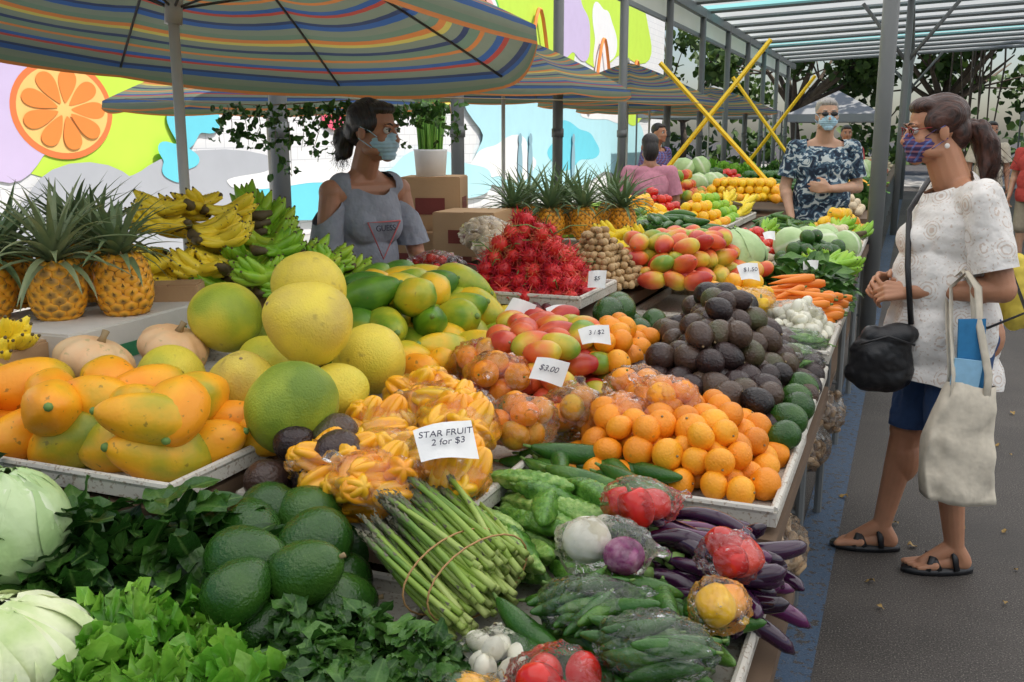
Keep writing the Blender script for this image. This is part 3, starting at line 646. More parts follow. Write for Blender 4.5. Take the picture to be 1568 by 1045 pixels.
def rows(y0,y1,xs,zf,big=1):
    y=y0
    while y<y1:
        for (xa,xb) in xs:
            k=R.random();z=zf(xa);P=[(xa+.02,y+.02),(xb-.02,y+.02),(xb-.02,y+.42*big),(xa+.02,y+.42*big)]
            if k<.26:leaves('greens_bunch',P,z,.12,LS if k<.15 else LL,[R.choice((m_herb,m_let,m_let))],int(120*big),sc=.95 if big<1.5 else 1.5)
            elif k<.42:logs('cucumber_pile',P,z,.02,R.choice((tCUC,tZUC)),[R.choice((m_cuc,m_bit)),m_calyx],30,.12,R.uniform(0,3),.3,sc=1.1)
            elif k<.52:bpile('banana_pile',P,z,.12,R.choice((m_banG,m_banY,m_banG)),7)
            else:
                q=R.choice(kinds);lo=big>1.5
                heap(q[0],P,z,q[1]*(1.15 if lo else 1),sphere(q[1],8,6) if lo else q[2],q[3],H=.16,slope=1,sc=1.15 if lo else 1.02)
        y+=.48*big
rows(4.55,7.2,[(-.62,-.24),(-1.0,-.63),(-1.45,-1.05)],lambda x:.885 if x>-1.02 else .985)
rows(5.3,7.2,[(-1.9,-1.47)],lambda x:.985)
rows(8.8,14.3,[(-1.0,-.35),(-1.8,-1.0),(-2.5,-1.8)],lambda x:.89+(.1 if x<-1.5 else 0),1.8)
rows(15.7,24,[(-1.2,-.4),(-2.4,-1.2)],lambda x:.89,3)
card((-.78,1.60,.985),.115,.085,.6,.75,'STAR FRUIT\n2 for $3',0)
card((-.76,2.12,1.01),.08,.06,1.0,.25,'$3.00',.2)
card((-.74,2.42,1.04),.085,.055,.8,.7,'3 / $2')
card((-.96,2.75,1.03),.065,.05,.9,.9,'$2')
card((-1.07,2.72,1.04),.08,.06,1.1,.1,None,.3)
card((-.96,3.15,1.08),.06,.06,1.2,.4,'$5')
card((-.50,3.45,1.09),.075,.07,.8,.6,'$1.50')
card((-.62,4.9,1.08),.06,.045,.9,.6);card((-.36,4.2,1.03),.06,.045,1.0,.3)
# ------------------------------------------------------------ PEOPLE
def _sx(t,r,rot,c):
    m3=np.diag(r)
    if rot is not None:m3=np.array(Euler(rot).to_matrix())@m3
    return xf(t,m3,tuple(c))
class Parts:
    def __init__(s):s.t=[]
    def ell(s,c,r,rot=None):s.t.append(_sx(sphere(1,18,12),r,rot,c));return s
    def cap(s,p,q,r1,r2):
        p=Vector(p);q=Vector(q)
        s.t.append(_sx(sphere(1,14,10),(r1,)*3,None,p));s.t.append(_sx(sphere(1,14,10),(r2,)*3,None,q))
        if (q-p).length>1e-4:s.t.append(tube([p,p.lerp(q,.5),q],[r1,(r1+r2)/2,r2],14))
        return s
    def chain(s,pts,rad):
        for i in range(len(pts)-1):s.cap(pts[i],pts[i+1],rad[i],rad[i+1])
        return s
def remesh(parts,vox,smooth,name,mats,parent,noisef=None,cuts=()):
    mb=MB()
    for t in parts.t:mb.add(t)
    o=mb.obj('tmp',[])
    m=o.modifiers.new('r','REMESH');m.mode='VOXEL';m.voxel_size=vox
    m=o.modifiers.new('s','SMOOTH');m.factor=.5;m.iterations=smooth
    dg=bpy.context.evaluated_depsgraph_get();dg.update()
    me=bpy.data.meshes.new_from_object(o.evaluated_get(dg));bpy.data.objects.remove(o)
    bm=bmesh.new();bm.from_mesh(me)
    if noisef:
        bm.normal_update()
        for v in bm.verts:v.co+=v.normal*noisef(v.co)
    for (p,n,rad) in cuts:
        p=Vector(p);n=Vector(n).normalized()
        vs=set(v for v in bm.verts if (v.co-p).length<rad)
        fs=[f for f in bm.faces if all(v in vs for v in f.verts)]
        es=set(e for f in fs for e in f.edges);vv=set(v for f in fs for v in f.verts)
        bmesh.ops.bisect_plane(bm,geom=list(vv)+list(es)+fs,plane_co=p,plane_no=n,clear_outer=True)
    for f in bm.faces:f.smooth=True
    me2=bpy.data.meshes.new(name);bm.to_mesh(me2);bm.free()
    for x in mats:me2.materials.append(x)
    o=bpy.data.objects.new(name,me2);C.objects.link(o);o.parent=parent;return o
def hand(P,w,d,n,side,curl=(.5,.6,.4),s=1):
    w=Vector(w);d=Vector(d).normalized();n=Vector(n);n=(n-d*n.dot(d)).normalized();t=d.cross(n).normalized()*side
    offs=(.032,.011,-.011,-.031);ln=(.92,1.0,.94,.75)
    for i in range(4):
        k=w+d*.088*s*(1-.06*abs(i-1))+t*offs[i]*s
        P.cap(w+t*offs[i]*.45*s+d*.01,k,.0155*s,.0115*s)
        dd=(d+t*offs[i]*2.2).normalized();p=k;a=0
        for j,(L,c) in enumerate(zip((.044,.027,.021),curl)):
            a+=c;q=p+(dd*math.cos(a)+n*math.sin(a))*L*ln[i]*s
            P.cap(p,q,(.0092-.0008*j)*s,(.0084-.0008*j)*s);p=q
    b=w+d*.022*s+t*.022*s;q=b+(d*.55+t*.75+n*.3).normalized()*.042*s;e=q+(d*.85+t*.25+n*.45).normalized()*.032*s;g=e+(d*.8+n*.6).normalized()*.024*s
    P.cap(b,q,.015*s,.0115*s).cap(q,e,.0115*s,.0098*s).cap(e,g,.0098*s,.008*s)
def skinm(name,c):
    return M(name,[tuple(x*.75 for x in c),c,tuple(min(1,x*1.2) for x in c)],wn=.45,wr=0,ns=16,rough=.48,sss=.12,bs=300,bd=.2)
m_eyew=flat('eye_white',(.7,.68,.65),rough=.2);m_iris=flat('iris',(.03,.015,.01),rough=.1)
def person(name,pos,F,J,skin,hair_m,vox=.006):
    """J: joints in local metres, x=right, y=forward"""
    root=empty(name,(pos[0],pos[1],0),math.atan2(F[1],F[0])-pi/2)
    hd=Vector(J['head']);he=(J.get('pitch',0),0,J.get('yaw',0));hr=Euler(he).to_matrix()
    def h(x,y,z):return tuple(hd+hr@Vector((x,y,z)))
    g=J.get('girth',1)
    B=Parts()
    B.ell(h(0,-.015,.03),(.073,.092,.085),he).ell(h(0,.018,-.03),(.060,.070,.082),he).ell(h(0,.062,-.092),(.027,.024,.020),he)
    B.cap(h(0,.083,.008),h(0,.102,-.028),.008,.012).ell(h(.012,.095,-.031),(.008,.009,.007),he).ell(h(-.012,.095,-.031),(.008,.009,.007),he)
    for s in(-1,1):
        B.ell(h(s*.036,.058,-.028),(.024,.022,.024),he).ell(h(s*.030,.076,.024),(.021,.011,.007),he)
        B.ell(h(s*.074,-.008,-.012),(.007,.018,.030),he).ell(h(s*.045,.02,-.07),(.022,.04,.022),he)
    B.ell(h(0,.084,-.053),(.021,.010,.006),he).ell(h(0,.083,-.063),(.018,.010,.007),he)
    nb=Vector(J['neck'])
    B.cap(h(0,-.02,-.06),nb,.052*g,.056*g)
    sL,sR=Vector(J['sh'][0]),Vector(J['sh'][1]);mid=(sL+sR)/2;pel=Vector(J['pelvis'])
    B.cap(sL.lerp(mid,.15),sR.lerp(mid,.15),.052,.052);B.cap(nb,sL.lerp(mid,.3),.042,.042).cap(nb,sR.lerp(mid,.3),.042,.042)
    ch=mid.lerp(pel,.25)+Vector((0,.005,0));B.ell(ch,(.15*g,.10*g,.15)).ell(mid.lerp(pel,.62),(.13*g,.095*g,.15)).ell(pel,(.165*g,.12*g,.12))
    for s in(-1,1):B.ell(pel+Vector((s*.07,-.05,-.03)),(.085*g,.09*g,.10))
    if J.get('bust'):
        for s in(-1,1):B.ell(ch+Vector((s*.065,.055*g,-.02)),(.06,.05,.06))
    if J.get('belly'):B.ell(mid.lerp(pel,.7)+Vector((0,.05,0)),(.14*g,.12,.15))
    a=J.get('ag',1)
    for i in(0,1):
        s=(sL,sR)[i];e=Vector(J['el'][i]);w=Vector(J['wr'][i])
        B.cap(s,e,.050*a,.037*a).cap(e,w,.039*a,.024*a).ell(s,(.053*a,)*3).ell(e.lerp(w,.25),(.042*a,)*3)
        hv=J['hand'][i];hand(B,w,hv[0],hv[1],hv[2],J.get('curl',(.5,.6,.4)))
        hp,k,an=Vector(J['hip'][i]),Vector(J['kn'][i]),Vector(J['an'][i])
        B.cap(hp,k,.088*g,.055*g).cap(k,an,.052*g,.033).ell(k.lerp(an,.28)-Vector((0,.012,0)),(.052*g,.055*g,.10)).ell(k+Vector((0,.02,0)),(.045*g,.04*g,.05))
        fd=Vector(J['ft'][i]);fd.z=0;fd.normalize();sd=Vector((fd.y,-fd.x,0));f0=Vector((an.x,an.y,0));z0=.018
        B.cap(an,f0-fd*.03+Vector((0,0,z0+.03)),.034,.032).cap(f0-fd*.035+Vector((0,0,z0+.022)),f0+fd*.09+Vector((0,0,z0+.02)),.030,.026)
        B.cap(an+fd*.01,f0+fd*.11+Vector((0,0,z0+.02)),.032,.02)
        inn=(1,-1)[i]
        for q in range(5):
            o=sd*(inn*(.034-.017*q));l=(.165,.163,.155,.146,.134)[q]
            B.cap(f0+fd*.075+o*.8+Vector((0,0,z0+.015)),f0+fd*l+o+Vector((0,0,z0+.008)),.018,.0105 if q==0 else .0075)
    remesh(B,vox,2,'body',[skin],root)
    E=MB()
    for s in(-1,1):
        E.add(_sx(sphere(1,14,10),(.0125,)*3,None,h(s*.031,.0735,.006)),m=0);E.add(_sx(sphere(1,12,8),(.0065,.003,.0065),he,h(s*.031,.0852,.006)),m=1)
        E.add(tube([h(s*.014,.089,.026),h(s*.03,.088,.031),h(s*.048,.074,.026)],[.003,.0035,.0015],6),m=2)
        E.add(tube([h(s*.019,.086,.009),h(s*.031,.0885,.0145),h(s*.044,.079,.009)],[.0018,.0025,.0015],6),m=2)
    E.obj('eyes',[m_eyew,m_iris,hair_m],parent=root)
    return root,h,he
sk1=skinm('skin_tan',(.48,.23,.13));sk2=skinm('skin_brown',(.40,.19,.11));sk3=skinm('skin_light',(.54,.32,.21))
def hairm(name,a,b):
    m,nt,N,L,P=base(name);tc=N.new('ShaderNodeTexCoord');mp=N.new('ShaderNodeMapping');mp.inputs['Scale'].default_value=(220,28,28)
    L.new(tc.outputs['Object'],mp.inputs[0]);n=noi(nt,1,4,mp.outputs[0]);L.new(ramp(nt,n,[a,a,b,b]),P.inputs['Base Color']);P.inputs['Roughness'].default_value=.4
    bu=N.new('ShaderNodeBump');bu.inputs['Strength'].default_value=1;bu.inputs['Distance'].default_value=.005;L.new(n,bu.inputs['Height']);L.new(bu.outputs[0],P.inputs['Normal']);return m
h1=hairm('dark_brown_hair',(.018,.008,.006),(.085,.030,.018));h2=hairm('black_hair',(.006,.005,.005),(.035,.028,.025));h3=hairm('grey_hair',(.2,.18,.16),(.4,.38,.35))
def clothm(name,c,pat=None,bs=14,bd=.5):
    m,nt,N,L,P=base(name);tc=N.new('ShaderNodeTexCoord')
    if pat=='medal':
        v=N.new('ShaderNodeTexVoronoi');v.inputs['Scale'].default_value=13;L.new(tc.outputs['Object'],v.inputs['Vector'])
        s=mth(nt,'SINE',mth(nt,'MULTIPLY',v.outputs['Distance'],50));s=mth(nt,'MULTIPLY',s,mth(nt,'SUBTRACT',1.0,mth(nt,'MULTIPLY',v.outputs['Distance'],1.5),clamp=True))
        n=noi(nt,110,2,tc.outputs['Object']);s=mth(nt,'MULTIPLY',mth(nt,'GREATER_THAN',mth(nt,'MULTIPLY_ADD',n,1.6,s),1.05),.6);col=mixc(nt,s,c,(.55,.40,.30))
    elif pat=='aloha':
        v=N.new('ShaderNodeTexNoise');v.inputs['Scale'].default_value=14;v.inputs['Detail'].default_value=2;v.inputs['Distortion'].default_value=2;L.new(tc.outputs['Object'],v.inputs['Vector'])
        col=ramp(nt,v.outputs[0],[(.01,.02,.04),(.03,.06,.10),(.10,.18,.24),(.5,.55,.55)],True,[0,.42,.5,.56])
    elif pat=='plaid':
        w=N.new('ShaderNodeTexWave');w.inputs['Scale'].default_value=16;w.bands_direction='Z';L.new(tc.outputs['Object'],w.inputs[0]);w2=N.new('ShaderNodeTexWave');w2.inputs['Scale'].default_value=14;w2.bands_direction='DIAGONAL';L.new(tc.outputs['Object'],w2.inputs[0])
        col=mixc(nt,mth(nt,'MULTIPLY',mth(nt,'GREATER_THAN',w.outputs['Fac'],.8),.8),c,(.40,.16,.2));col=mixc(nt,mth(nt,'MULTIPLY',mth(nt,'GREATER_THAN',w2.outputs['Fac'],.85),.8),col,(.12,.2,.5))
    else: col=mixc(nt,noi(nt,40,3,tc.outputs['Object']),tuple(x*.8 for x in c),tuple(min(1,x*1.15) for x in c))
    L.new(col,P.inputs['Base Color']);P.inputs['Roughness'].default_value=.85
    b=N.new('ShaderNodeBump');b.inputs['Strength'].default_value=bd;b.inputs['Distance'].default_value=.02;L.new(noi(nt,bs,3,tc.outputs['Object']),b.inputs['Height'])
    b2=N.new('ShaderNodeBump');b2.inputs['Strength'].default_value=.2;b2.inputs['Distance'].default_value=.001;L.new(noi(nt,500,1,tc.outputs['Object']),b2.inputs['Height']);L.new(b.outputs[0],b2.inputs['Normal']);L.new(b2.outputs[0],P.inputs['Normal']);return m
c_white=clothm('printed_white_cotton',(.80,.77,.73),'medal',bd=.7);c_denim=clothm('denim',(.03,.07,.18));c_grey=clothm('grey_jersey',(.27,.29,.34),bd=.8);c_aloha=clothm('aloha_print',(.1,.1,.1),'aloha');c_canvas=clothm('canvas',(.66,.59,.47),bs=9,bd=.8);c_plaid=clothm('plaid_mask',(.07,.05,.15),'plaid',bd=.2)
c_mask=clothm('surgical_mask_blue',(.38,.58,.69),bd=.15);c_pink=clothm('pink_shirt',(.6,.25,.32));c_yel=clothm('yellow_cloth',(.7,.55,.08));c_blue=clothm('blue_folder',(.03,.2,.42),bd=.1);c_lblue=clothm('light_blue_folder',(.3,.55,.75),bd=.1);c_khaki=clothm('khaki',(.35,.3,.22));c_red=clothm('red_cloth',(.5,.06,.05))
def wrink(amp,sx=9,sz=5):
    return lambda co:amp*(noise.noise((co.x*sx,co.y*sx,co.z*sz))*1.2+.5*abs(noise.noise((co.x*sx*2,co.y*sx*2,co.z*sz*2.6+co.x*6)))-.1)
def folds(amp,n=16,z0=1.25,z1=.75):
    w=wrink(amp*.7,9,5)
    def f(co):
        a=math.atan2(co.y+.09,co.x);k=max(0,min(1,(z0-co.z)/(z0-z1)))
        return amp*k*math.sin(n*a*.5+3*math.sin(co.z*4)+2*noise.noise((a*2,co.z*3,0)))+w(co)
    return f
def mask(h,he,mat,root,k=1):
    P=Parts();P.ell(h(0,.043,-.045),(.064*k,.058,.050),he).ell(h(0,.080,-.030),(.030,.028,.034),he).ell(h(0,.066,-.085),(.034,.030,.024),he)
    remesh(P,.004,3,'face_mask',[mat],root,lambda co:.0014*math.sin(co.z*420))
    L=MB()
    for s in(-1,1):
        L.add(tube([h(s*.058,.05,-.02),h(s*.072,.02,.002),h(s*.08,-.012,.012)],[.0018]*3,6));L.add(tube([h(s*.056,.045,-.07),h(s*.07,.015,-.05),h(s*.079,-.018,-.03)],[.0018]*3,6))
    L.obj('ear_loops',[mat],parent=root)
def strands(root,mat,pts_fn,n,name='loose_hair'):
    mb=MB()
    for i in range(n):mb.add(tube(pts_fn(i),[.0009,.0008,.0007,.0004],3))
    mb.obj(name,[mat],parent=root)
# --- customer
J=dict(head=(0,.0,1.575),neck=(0,-.075,1.40),yaw=.05,pitch=-.12,sh=[(-.17,-.12,1.345),(.17,-.09,1.345)],pelvis=(0,-.12,.90),girth=1.15,ag=1.12,bust=1,belly=1,
 el=[(-.235,-.19,1.06),(.22,-.14,1.06)],wr=[(-.10,.06,1.03),(.10,.08,1.04)],
 hand=[((.45,.85,-.05),(.6,-.3,-.6),-1),((-.55,.75,.05),(-.6,-.4,-.5),1)],curl=(.55,.8,.5),
 hip=[(-.09,-.12,.86),(.09,-.12,.86)],kn=[(-.10,-.11,.48),(.10,-.03,.48)],an=[(-.09,-.17,.095),(.09,.04,.095)],ft=[(-.05,1,0),(.1,1,0)])
root,h,he=person('shopper_woman',(.06,3.72),(-.96,-.28),J,sk1,h1,.0045)
mask(h,he,c_plaid,root)
Hh=Parts();Hh.ell(h(0,-.028,.040),(.081,.092,.080),he).ell(h(0,.028,.082),(.062,.050,.030),he).ell(h(0,-.07,-.01),(.066,.055,.07),he).ell(h(.055,.0,.03),(.026,.05,.045),he).ell(h(-.055,.0,.03),(.026,.05,.045),he)
remesh(Hh,.005,2,'hair',[h1],root,lambda co:.004*noise.noise((co.x*70,co.y*18,co.z*18)))
Hh=Parts();Hh.chain([h(0,-.115,.0),h(0,-.15,-.02),h(0,-.175,-.08),h(0,-.18,-.15),h(.01,-.165,-.21)],[.026,.038,.044,.036,.010]);Hh.chain([h(.01,-.15,-.02),h(.02,-.205,-.09),h(.02,-.21,-.17)],[.02,.022,.006]);Hh.chain([h(-.01,-.15,-.03),h(-.02,-.16,-.14),h(-.015,-.15,-.22)],[.02,.022,.005])
remesh(Hh,.005,2,'ponytail',[h1],root,lambda co:.007*noise.noise((co.x*70,co.y*60,co.z*8)))
strands(root,h1,lambda i:[h(R.gauss(0,.02),-.13+R.gauss(0,.01),0),h(R.gauss(0,.025),-.18+R.gauss(0,.012),-.06),h(R.gauss(0,.03),-.19+R.gauss(0,.02),-.14),h(R.gauss(0,.03),-.18+R.gauss(0,.022),-.22+R.gauss(0,.02))],150)
G=MB()
for s in(-1,1):
    ring=[h(s*.032+.021*math.cos(t)*.95,.098-.012*abs(math.cos(t)),.004+.015*math.sin(t)) for t in np.linspace(0,2*pi,17)]
    G.add(tube(ring,[.0016]*17,6,caps=False));G.add(tube([h(s*.052,.09,.008),h(s*.072,.03,.012),h(s*.077,-.02,.006)],[.0018]*3,6))
G.obj('eyeglasses',[flat('red_frame',(.25,.02,.02))],parent=root)
G=MB();G.add(_sx(sphere(1,10,8),(.003,.009,.009),None,h(-.083,-.012,-.055)));G.obj('earring',[flat('shell',(.8,.75,.7))],parent=root)
S=Parts();S.cap((-.165,-.118,1.338),(.165,-.088,1.338),.070,.070).ell((0,-.09,1.22),(.195,.15,.17)).ell((0,-.075,1.05),(.195,.175,.22)).ell((0,-.09,.88),(.21,.19,.24)).ell((0,-.10,.70),(.222,.20,.16)).ell((0,.01,1.20),(.13,.085,.08))
S.cap((0,-.09,1.365),(0,-.085,1.30),.085,.12)
remesh(S,.006,4,'blouse',[c_white],root,folds(.011,22),cuts=[((0,-.1,.71),(0,.1,-1),.5),((0,-.045,1.38),(0,.35,1),.105)])
S=Parts();S.cap((-.172,-.122,1.342),(-.228,-.180,1.06),.076,.085);remesh(S,.006,4,'sleeve_left',[c_white],root,wrink(.014,11,7),cuts=[((-.214,-.167,1.12),(-.2,-.2,-1),.2)])
S=Parts();S.cap((.172,-.092,1.342),(.220,-.134,1.06),.076,.085);remesh(S,.006,4,'sleeve_right',[c_white],root,wrink(.014,11,7),cuts=[((.208,-.125,1.12),(.15,-.2,-1),.2)])
S=Parts();S.ell((0,-.12,.88),(.20,.165,.14)).cap((-.095,-.12,.82),(-.105,-.115,.46),.112,.088).cap((.095,-.12,.82),(.105,-.04,.46),.112,.088)
remesh(S,.006,3,'shorts',[c_denim],root,wrink(.010,14,9),cuts=[((-.105,-.115,.50),(0,0,-1),.14),((.105,-.05,.50),(0,0,-1),.14)])
S=MB()
for i,(an,fd) in enumerate((((-.09,-.17),(-.05,1)),((.09,.04),(.1,1)))):
    f=Vector((fd[0],fd[1],0)).normalized();sd=Vector((f.y,-f.x,0));c0=Vector((an[0],an[1],0));ring=[]
    for k in range(24):
        a=2*pi*k/24;yy=.055+.13*math.sin(a);xx=(.045+.008*math.sin(a))*math.cos(a);ring.append(c0+f*yy+sd*xx)
    V=[tuple(p+Vector((0,0,.002))) for p in ring]+[tuple(p+Vector((0,0,.022))) for p in ring]
    Fc=[tuple(range(23,-1,-1)),tuple(range(24,48))]+[(k,(k+1)%24,24+(k+1)%24,24+k) for k in range(24)]
    S.add(T(V,Fc))
    for (y0,y1,zz) in((.10,.06,.062),(.06,.105,.064),(.02,-.0,.09)):
        S.add(tube([c0+f*y0+sd*.042+Vector((0,0,.02)),c0+f*((y0+y1)/2)+sd*.024+Vector((0,0,zz)),c0+f*((y0+y1)/2)-sd*.024+Vector((0,0,zz)),c0+f*y1-sd*.042+Vector((0,0,.02))],[.011,.013,.013,.011],6,sq=.4))
S.obj('sandals',[m_black],parent=root)
S=Parts();S.ell((-.13,.15,.80),(.055,.115,.10)).ell((-.13,.15,.75),(.05,.12,.07)).ell((-.135,.13,.88),(.04,.10,.04))
remesh(S,.006,3,'handbag',[m_black],root,wrink(.012,16,14))
S=MB();S.add(tube([(-.13,.06,.92),(-.14,.09,1.12),(-.02,.065,1.30),(.10,-.03,1.405),(.10,-.10,1.425),(.02,-.26,1.20),(-.19,-.29,.98),(-.22,-.16,.93),(-.15,-.0,.91)],[.010]*9,6,sq=.35));S.add(tube([(-.19,.06,.86),(-.195,.15,.89),(-.19,.24,.86)],[.004]*3,6));S.obj('handbag_strap',[m_black],parent=root)
def tote():
    V=[];F=[];nx=22;nz=22
    for j in range(nz+1):
        t=j/nz;w=.120-.040*t**2.2;dp=.055*(1-t)**.4+.016
        for i in range(nx*2):
            a=2*pi*i/(nx*2);c,s=math.cos(a),math.sin(a)
            x=math.copysign(abs(c)**.45,c)*w;y=math.copysign(abs(s)**.7,s)*dp
            n=.024*noise.noise((x*12,y*20,t*4))+.014*noise.noise((x*34,y*20,t*7+x*10))
            V.append((y+n,x+.022*math.sin(3*t),.38*t+.03*noise.noise((x*9,0,3))*t-.015*(1-t)*math.cos(x*12)))
    n2=nx*2
    for j in range(nz):
        for i in range(n2):F.append((j*n2+i,j*n2+(i+1)%n2,(j+1)*n2+(i+1)%n2,(j+1)*n2+i))
    F.append(tuple(range(n2-1,-1,-1)))
    return T(V,F)
tx,ty,tz=-.30,-.085,.37
S=MB();S.add(tote(),eul(.05,.03,0),(tx,ty,tz),0)
for dx in(-.02,.02):
    S.add(tube([(tx+dx,ty-.055,tz+.30),(tx+dx,ty-.055,tz+.42),(-.262+dx,-.11,.95),(-.245+dx,-.10,1.07),(-.205+dx,-.075,1.118),(-.172+dx,-.04,1.06),(-.24+dx,-.03,.93),(tx+dx,ty+.055,tz+.42),(tx+dx,ty+.055,tz+.30)],[.013]*9,6,sq=.25))
S.obj('canvas_tote_bag',[c_canvas],parent=root)
S=MB();S.add(xf(box((0,0,0),(.010,.085,.44)),eul(-.04,.05,0),(tx+.012,ty-.01,tz+.38)),m=0);S.add(xf(box((0,0,0),(.008,.09,.30)),eul(.10,0,0),(tx-.004,ty+.02,tz+.32)),m=1);S.obj('folders',[c_blue,c_lblue],False,parent=root)
S=Parts();S.ell((.05,-.33,1.02),(.08,.06,.13)).ell((.05,-.35,.95),(.09,.07,.07));remesh(S,.008,2,'yellow_bag',[c_yel],root,wrink(.015,14,9))
# --- vendor, leaning slightly forward over the table
J=dict(head=(0,.08,1.575),neck=(0,.0,1.415),yaw=.40,pitch=-.08,sh=[(-.155,.01,1.345),(.155,.01,1.345)],pelvis=(0,-.10,.92),girth=.95,bust=1,ag=.92,
 el=[(-.205,.06,1.08),(.215,.03,1.08)],wr=[(-.10,.25,1.01),(.12,.23,.99)],hand=[((.3,.9,-.15),(0,-.2,-1),-1),((-.3,.9,-.15),(0,-.2,-1),1)],curl=(.3,.4,.3),
 hip=[(-.09,-.10,.88),(.09,-.10,.88)],kn=[(-.10,-.04,.48),(.10,-.04,.48)],an=[(-.10,-.06,.095),(.10,-.06,.095)],ft=[(-.1,1,0),(.1,1,0)])
root,h,he=person('market_vendor_woman',(-1.97,3.36),(.90,-.44),J,sk2,h2,.0045)
mask(h,he,c_mask,root)
Hh=Parts();Hh.ell(h(0,-.028,.040),(.080,.091,.079),he).ell(h(0,.026,.081),(.060,.050,.029),he).ell(h(0,-.07,-.0),(.064,.055,.065),he).ell(h(.055,-.0,.03),(.026,.045,.045),he).ell(h(-.055,-.0,.03),(.026,.045,.045),he).chain([h(0,-.11,-.01),h(0,-.135,-.04),h(0,-.13,-.09)],[.035,.045,.032]).chain([h(.0,-.15,-.04),h(.01,-.155,-.12)],[.02,.010])
remesh(Hh,.005,2,'hair',[h2],root,lambda co:.005*noise.noise((co.x*70,co.y*18,co.z*18)))
strands(root,h2,lambda i:[h(R.gauss(0,.015),-.14,-.02),h(R.gauss(0,.02),-.16+R.gauss(0,.012),-.06),h(R.gauss(0,.022),-.15+R.gauss(0,.015),-.10),h(R.gauss(0,.025),-.14+R.gauss(0,.02),-.14+R.gauss(0,.015))],90)
S=Parts();S.cap((-.105,.01,1.360),(.105,.01,1.360),.060,.060).ell((0,.0,1.25),(.158,.122,.16)).ell((0,-.02,1.08),(.148,.122,.2)).ell((0,-.08,.90),(.178,.145,.18)).ell((-.05,.065,1.22),(.075,.060,.08)).ell((.05,.065,1.22),(.075,.060,.08))
remesh(S,.005,5,'shirt',[c_grey],root,folds(.007,14,1.2,.85),cuts=[((0,-.08,.80),(0,0,-1),.4),((0,.06,1.365),(0,.75,1),.10)])
S=Parts();S.cap((-.165,.01,1.27),(-.205,.05,1.09),.064,.066);remesh(S,.005,3,'sleeve_left',[c_grey],root,wrink(.010,11,8),cuts=[((-.198,.045,1.135),(-.1,0,-1),.2),((-.168,.01,1.285),(-.8,0,1),.2)])
S=Parts();S.cap((.165,.01,1.27),(.212,.02,1.09),.064,.066);remesh(S,.005,3,'sleeve_right',[c_grey],root,wrink(.010,11,8),cuts=[((.206,.02,1.135),(.1,0,-1),.2),((.168,.01,1.285),(.8,0,1),.2)])
S=MB();S.add(tube([(-.075,.130,1.235),(0,.142,1.235),(.075,.130,1.235),(0,.118,1.09),(-.075,.130,1.235)],[.003]*5,6));S.obj('shirt_triangle_print',[flat('print_red',(.55,.12,.12))],parent=root)
c=bpy.data.curves.new('shirt_lettering','FONT');c.body='GUESS';c.size=.032;c.align_x='CENTER';c.extrude=.001;c.materials.append(m_ink);t=bpy.data.objects.new('shirt_lettering',c);C.objects.link(t);t.parent=root;t.location=(0,.140,1.20);t.rotation_euler=(pi/2,0,pi)
S=Parts();S.ell((0,-.10,.86),(.18,.14,.13)).cap((-.09,-.10,.82),(-.10,-.05,.14),.10,.065).cap((.09,-.10,.82),(.10,-.05,.14),.10,.065)
remesh(S,.009,2,'trousers',[c_denim],root,wrink(.006,12,9))
# --- others
def other(name,pos,F,skin,hm,topm,botm,ht=1.0,long_=False,maskm=None,pose=0,vox=.011,girth=1.05):
    J=dict(head=(0,.02,1.60),neck=(0,-.03,1.43),sh=[(-.19,-.03,1.37),(.19,-.03,1.37)],pelvis=(0,-.05,.93),girth=girth,belly=1,ag=1.1,
     el=[(-.25,-.04,1.10),(.25,-.04,1.10)],wr=[(-.24,.06,.86),(.24,.06,.86)],hand=[((0,.25,-1),(1,0,0),-1),((0,.25,-1),(-1,0,0),1)],
     hip=[(-.09,-.05,.9),(.09,-.05,.9)],kn=[(-.11,-.02,.5),(.11,-.02,.5)],an=[(-.12,-.06,.095),(.12,-.06,.095)],ft=[(-.15,1,0),(.15,1,0)])
    if pose==1:J['wr']=[(-.02,.19,1.10),(.22,.12,.90)];J['hand'][0]=((.9,.1,.1),(0,-1,0),-1)
    if pose==2:J['wr']=[(-.1,.2,1.08),(.1,.2,1.08)];J['hand']=[((.4,.9,0),(0,0,-1),-1),((-.4,.9,0),(0,0,-1),1)]
    root,h,he=person(name,pos,F,J,skin,hm,vox)
    P=Parts();P.ell(h(0,-.028,.045),(.080,.090,.080),he).ell(h(0,.025,.08),(.058,.048,.03),he)
    if long_:P.ell(h(0,-.07,-.03),(.075,.06,.11),he)
    remesh(P,.008,2,'hair',[hm],root)
    if maskm:mask(h,he,maskm,root)
    S=Parts();S.cap((-.17,-.03,1.375),(.17,-.03,1.375),.065,.065).ell((0,-.02,1.24),(.19*girth,.14,.17)).ell((0,-.01,1.05),(.185*girth,.155,.2)).ell((0,-.03,.88),(.2*girth,.165,.2))
    remesh(S,.01,3,'shirt',[topm],root,wrink(.013,9,7),cuts=[((0,-.03,.80),(0,0,-1),.4),((0,0,1.40),(0,.4,1),.12)])
    for s in(-1,1):
        S=Parts();S.cap((s*.19,-.03,1.37),(s*.24,-.037,1.13),.072,.08);remesh(S,.01,3,'sleeve',[topm],root,wrink(.01,9,7),cuts=[((s*.235,-.035,1.17),(s*.2,0,-1),.2)])
    S=Parts();S.ell((0,-.05,.88),(.19,.15,.13)).cap((-.1,-.05,.84),(-.11,-.02,.5),.105,.09).cap((.1,-.05,.84),(.11,-.02,.5),.105,.09);remesh(S,.01,2,'shorts',[botm],root)
    root.scale=(ht,)*3;return root,h
r_,h=other('shopper_man',(-.62,7.85),(.25,-.95),sk3,h3,c_aloha,c_khaki,1.07,False,c_mask,1,.009,1.1)
G=MB()
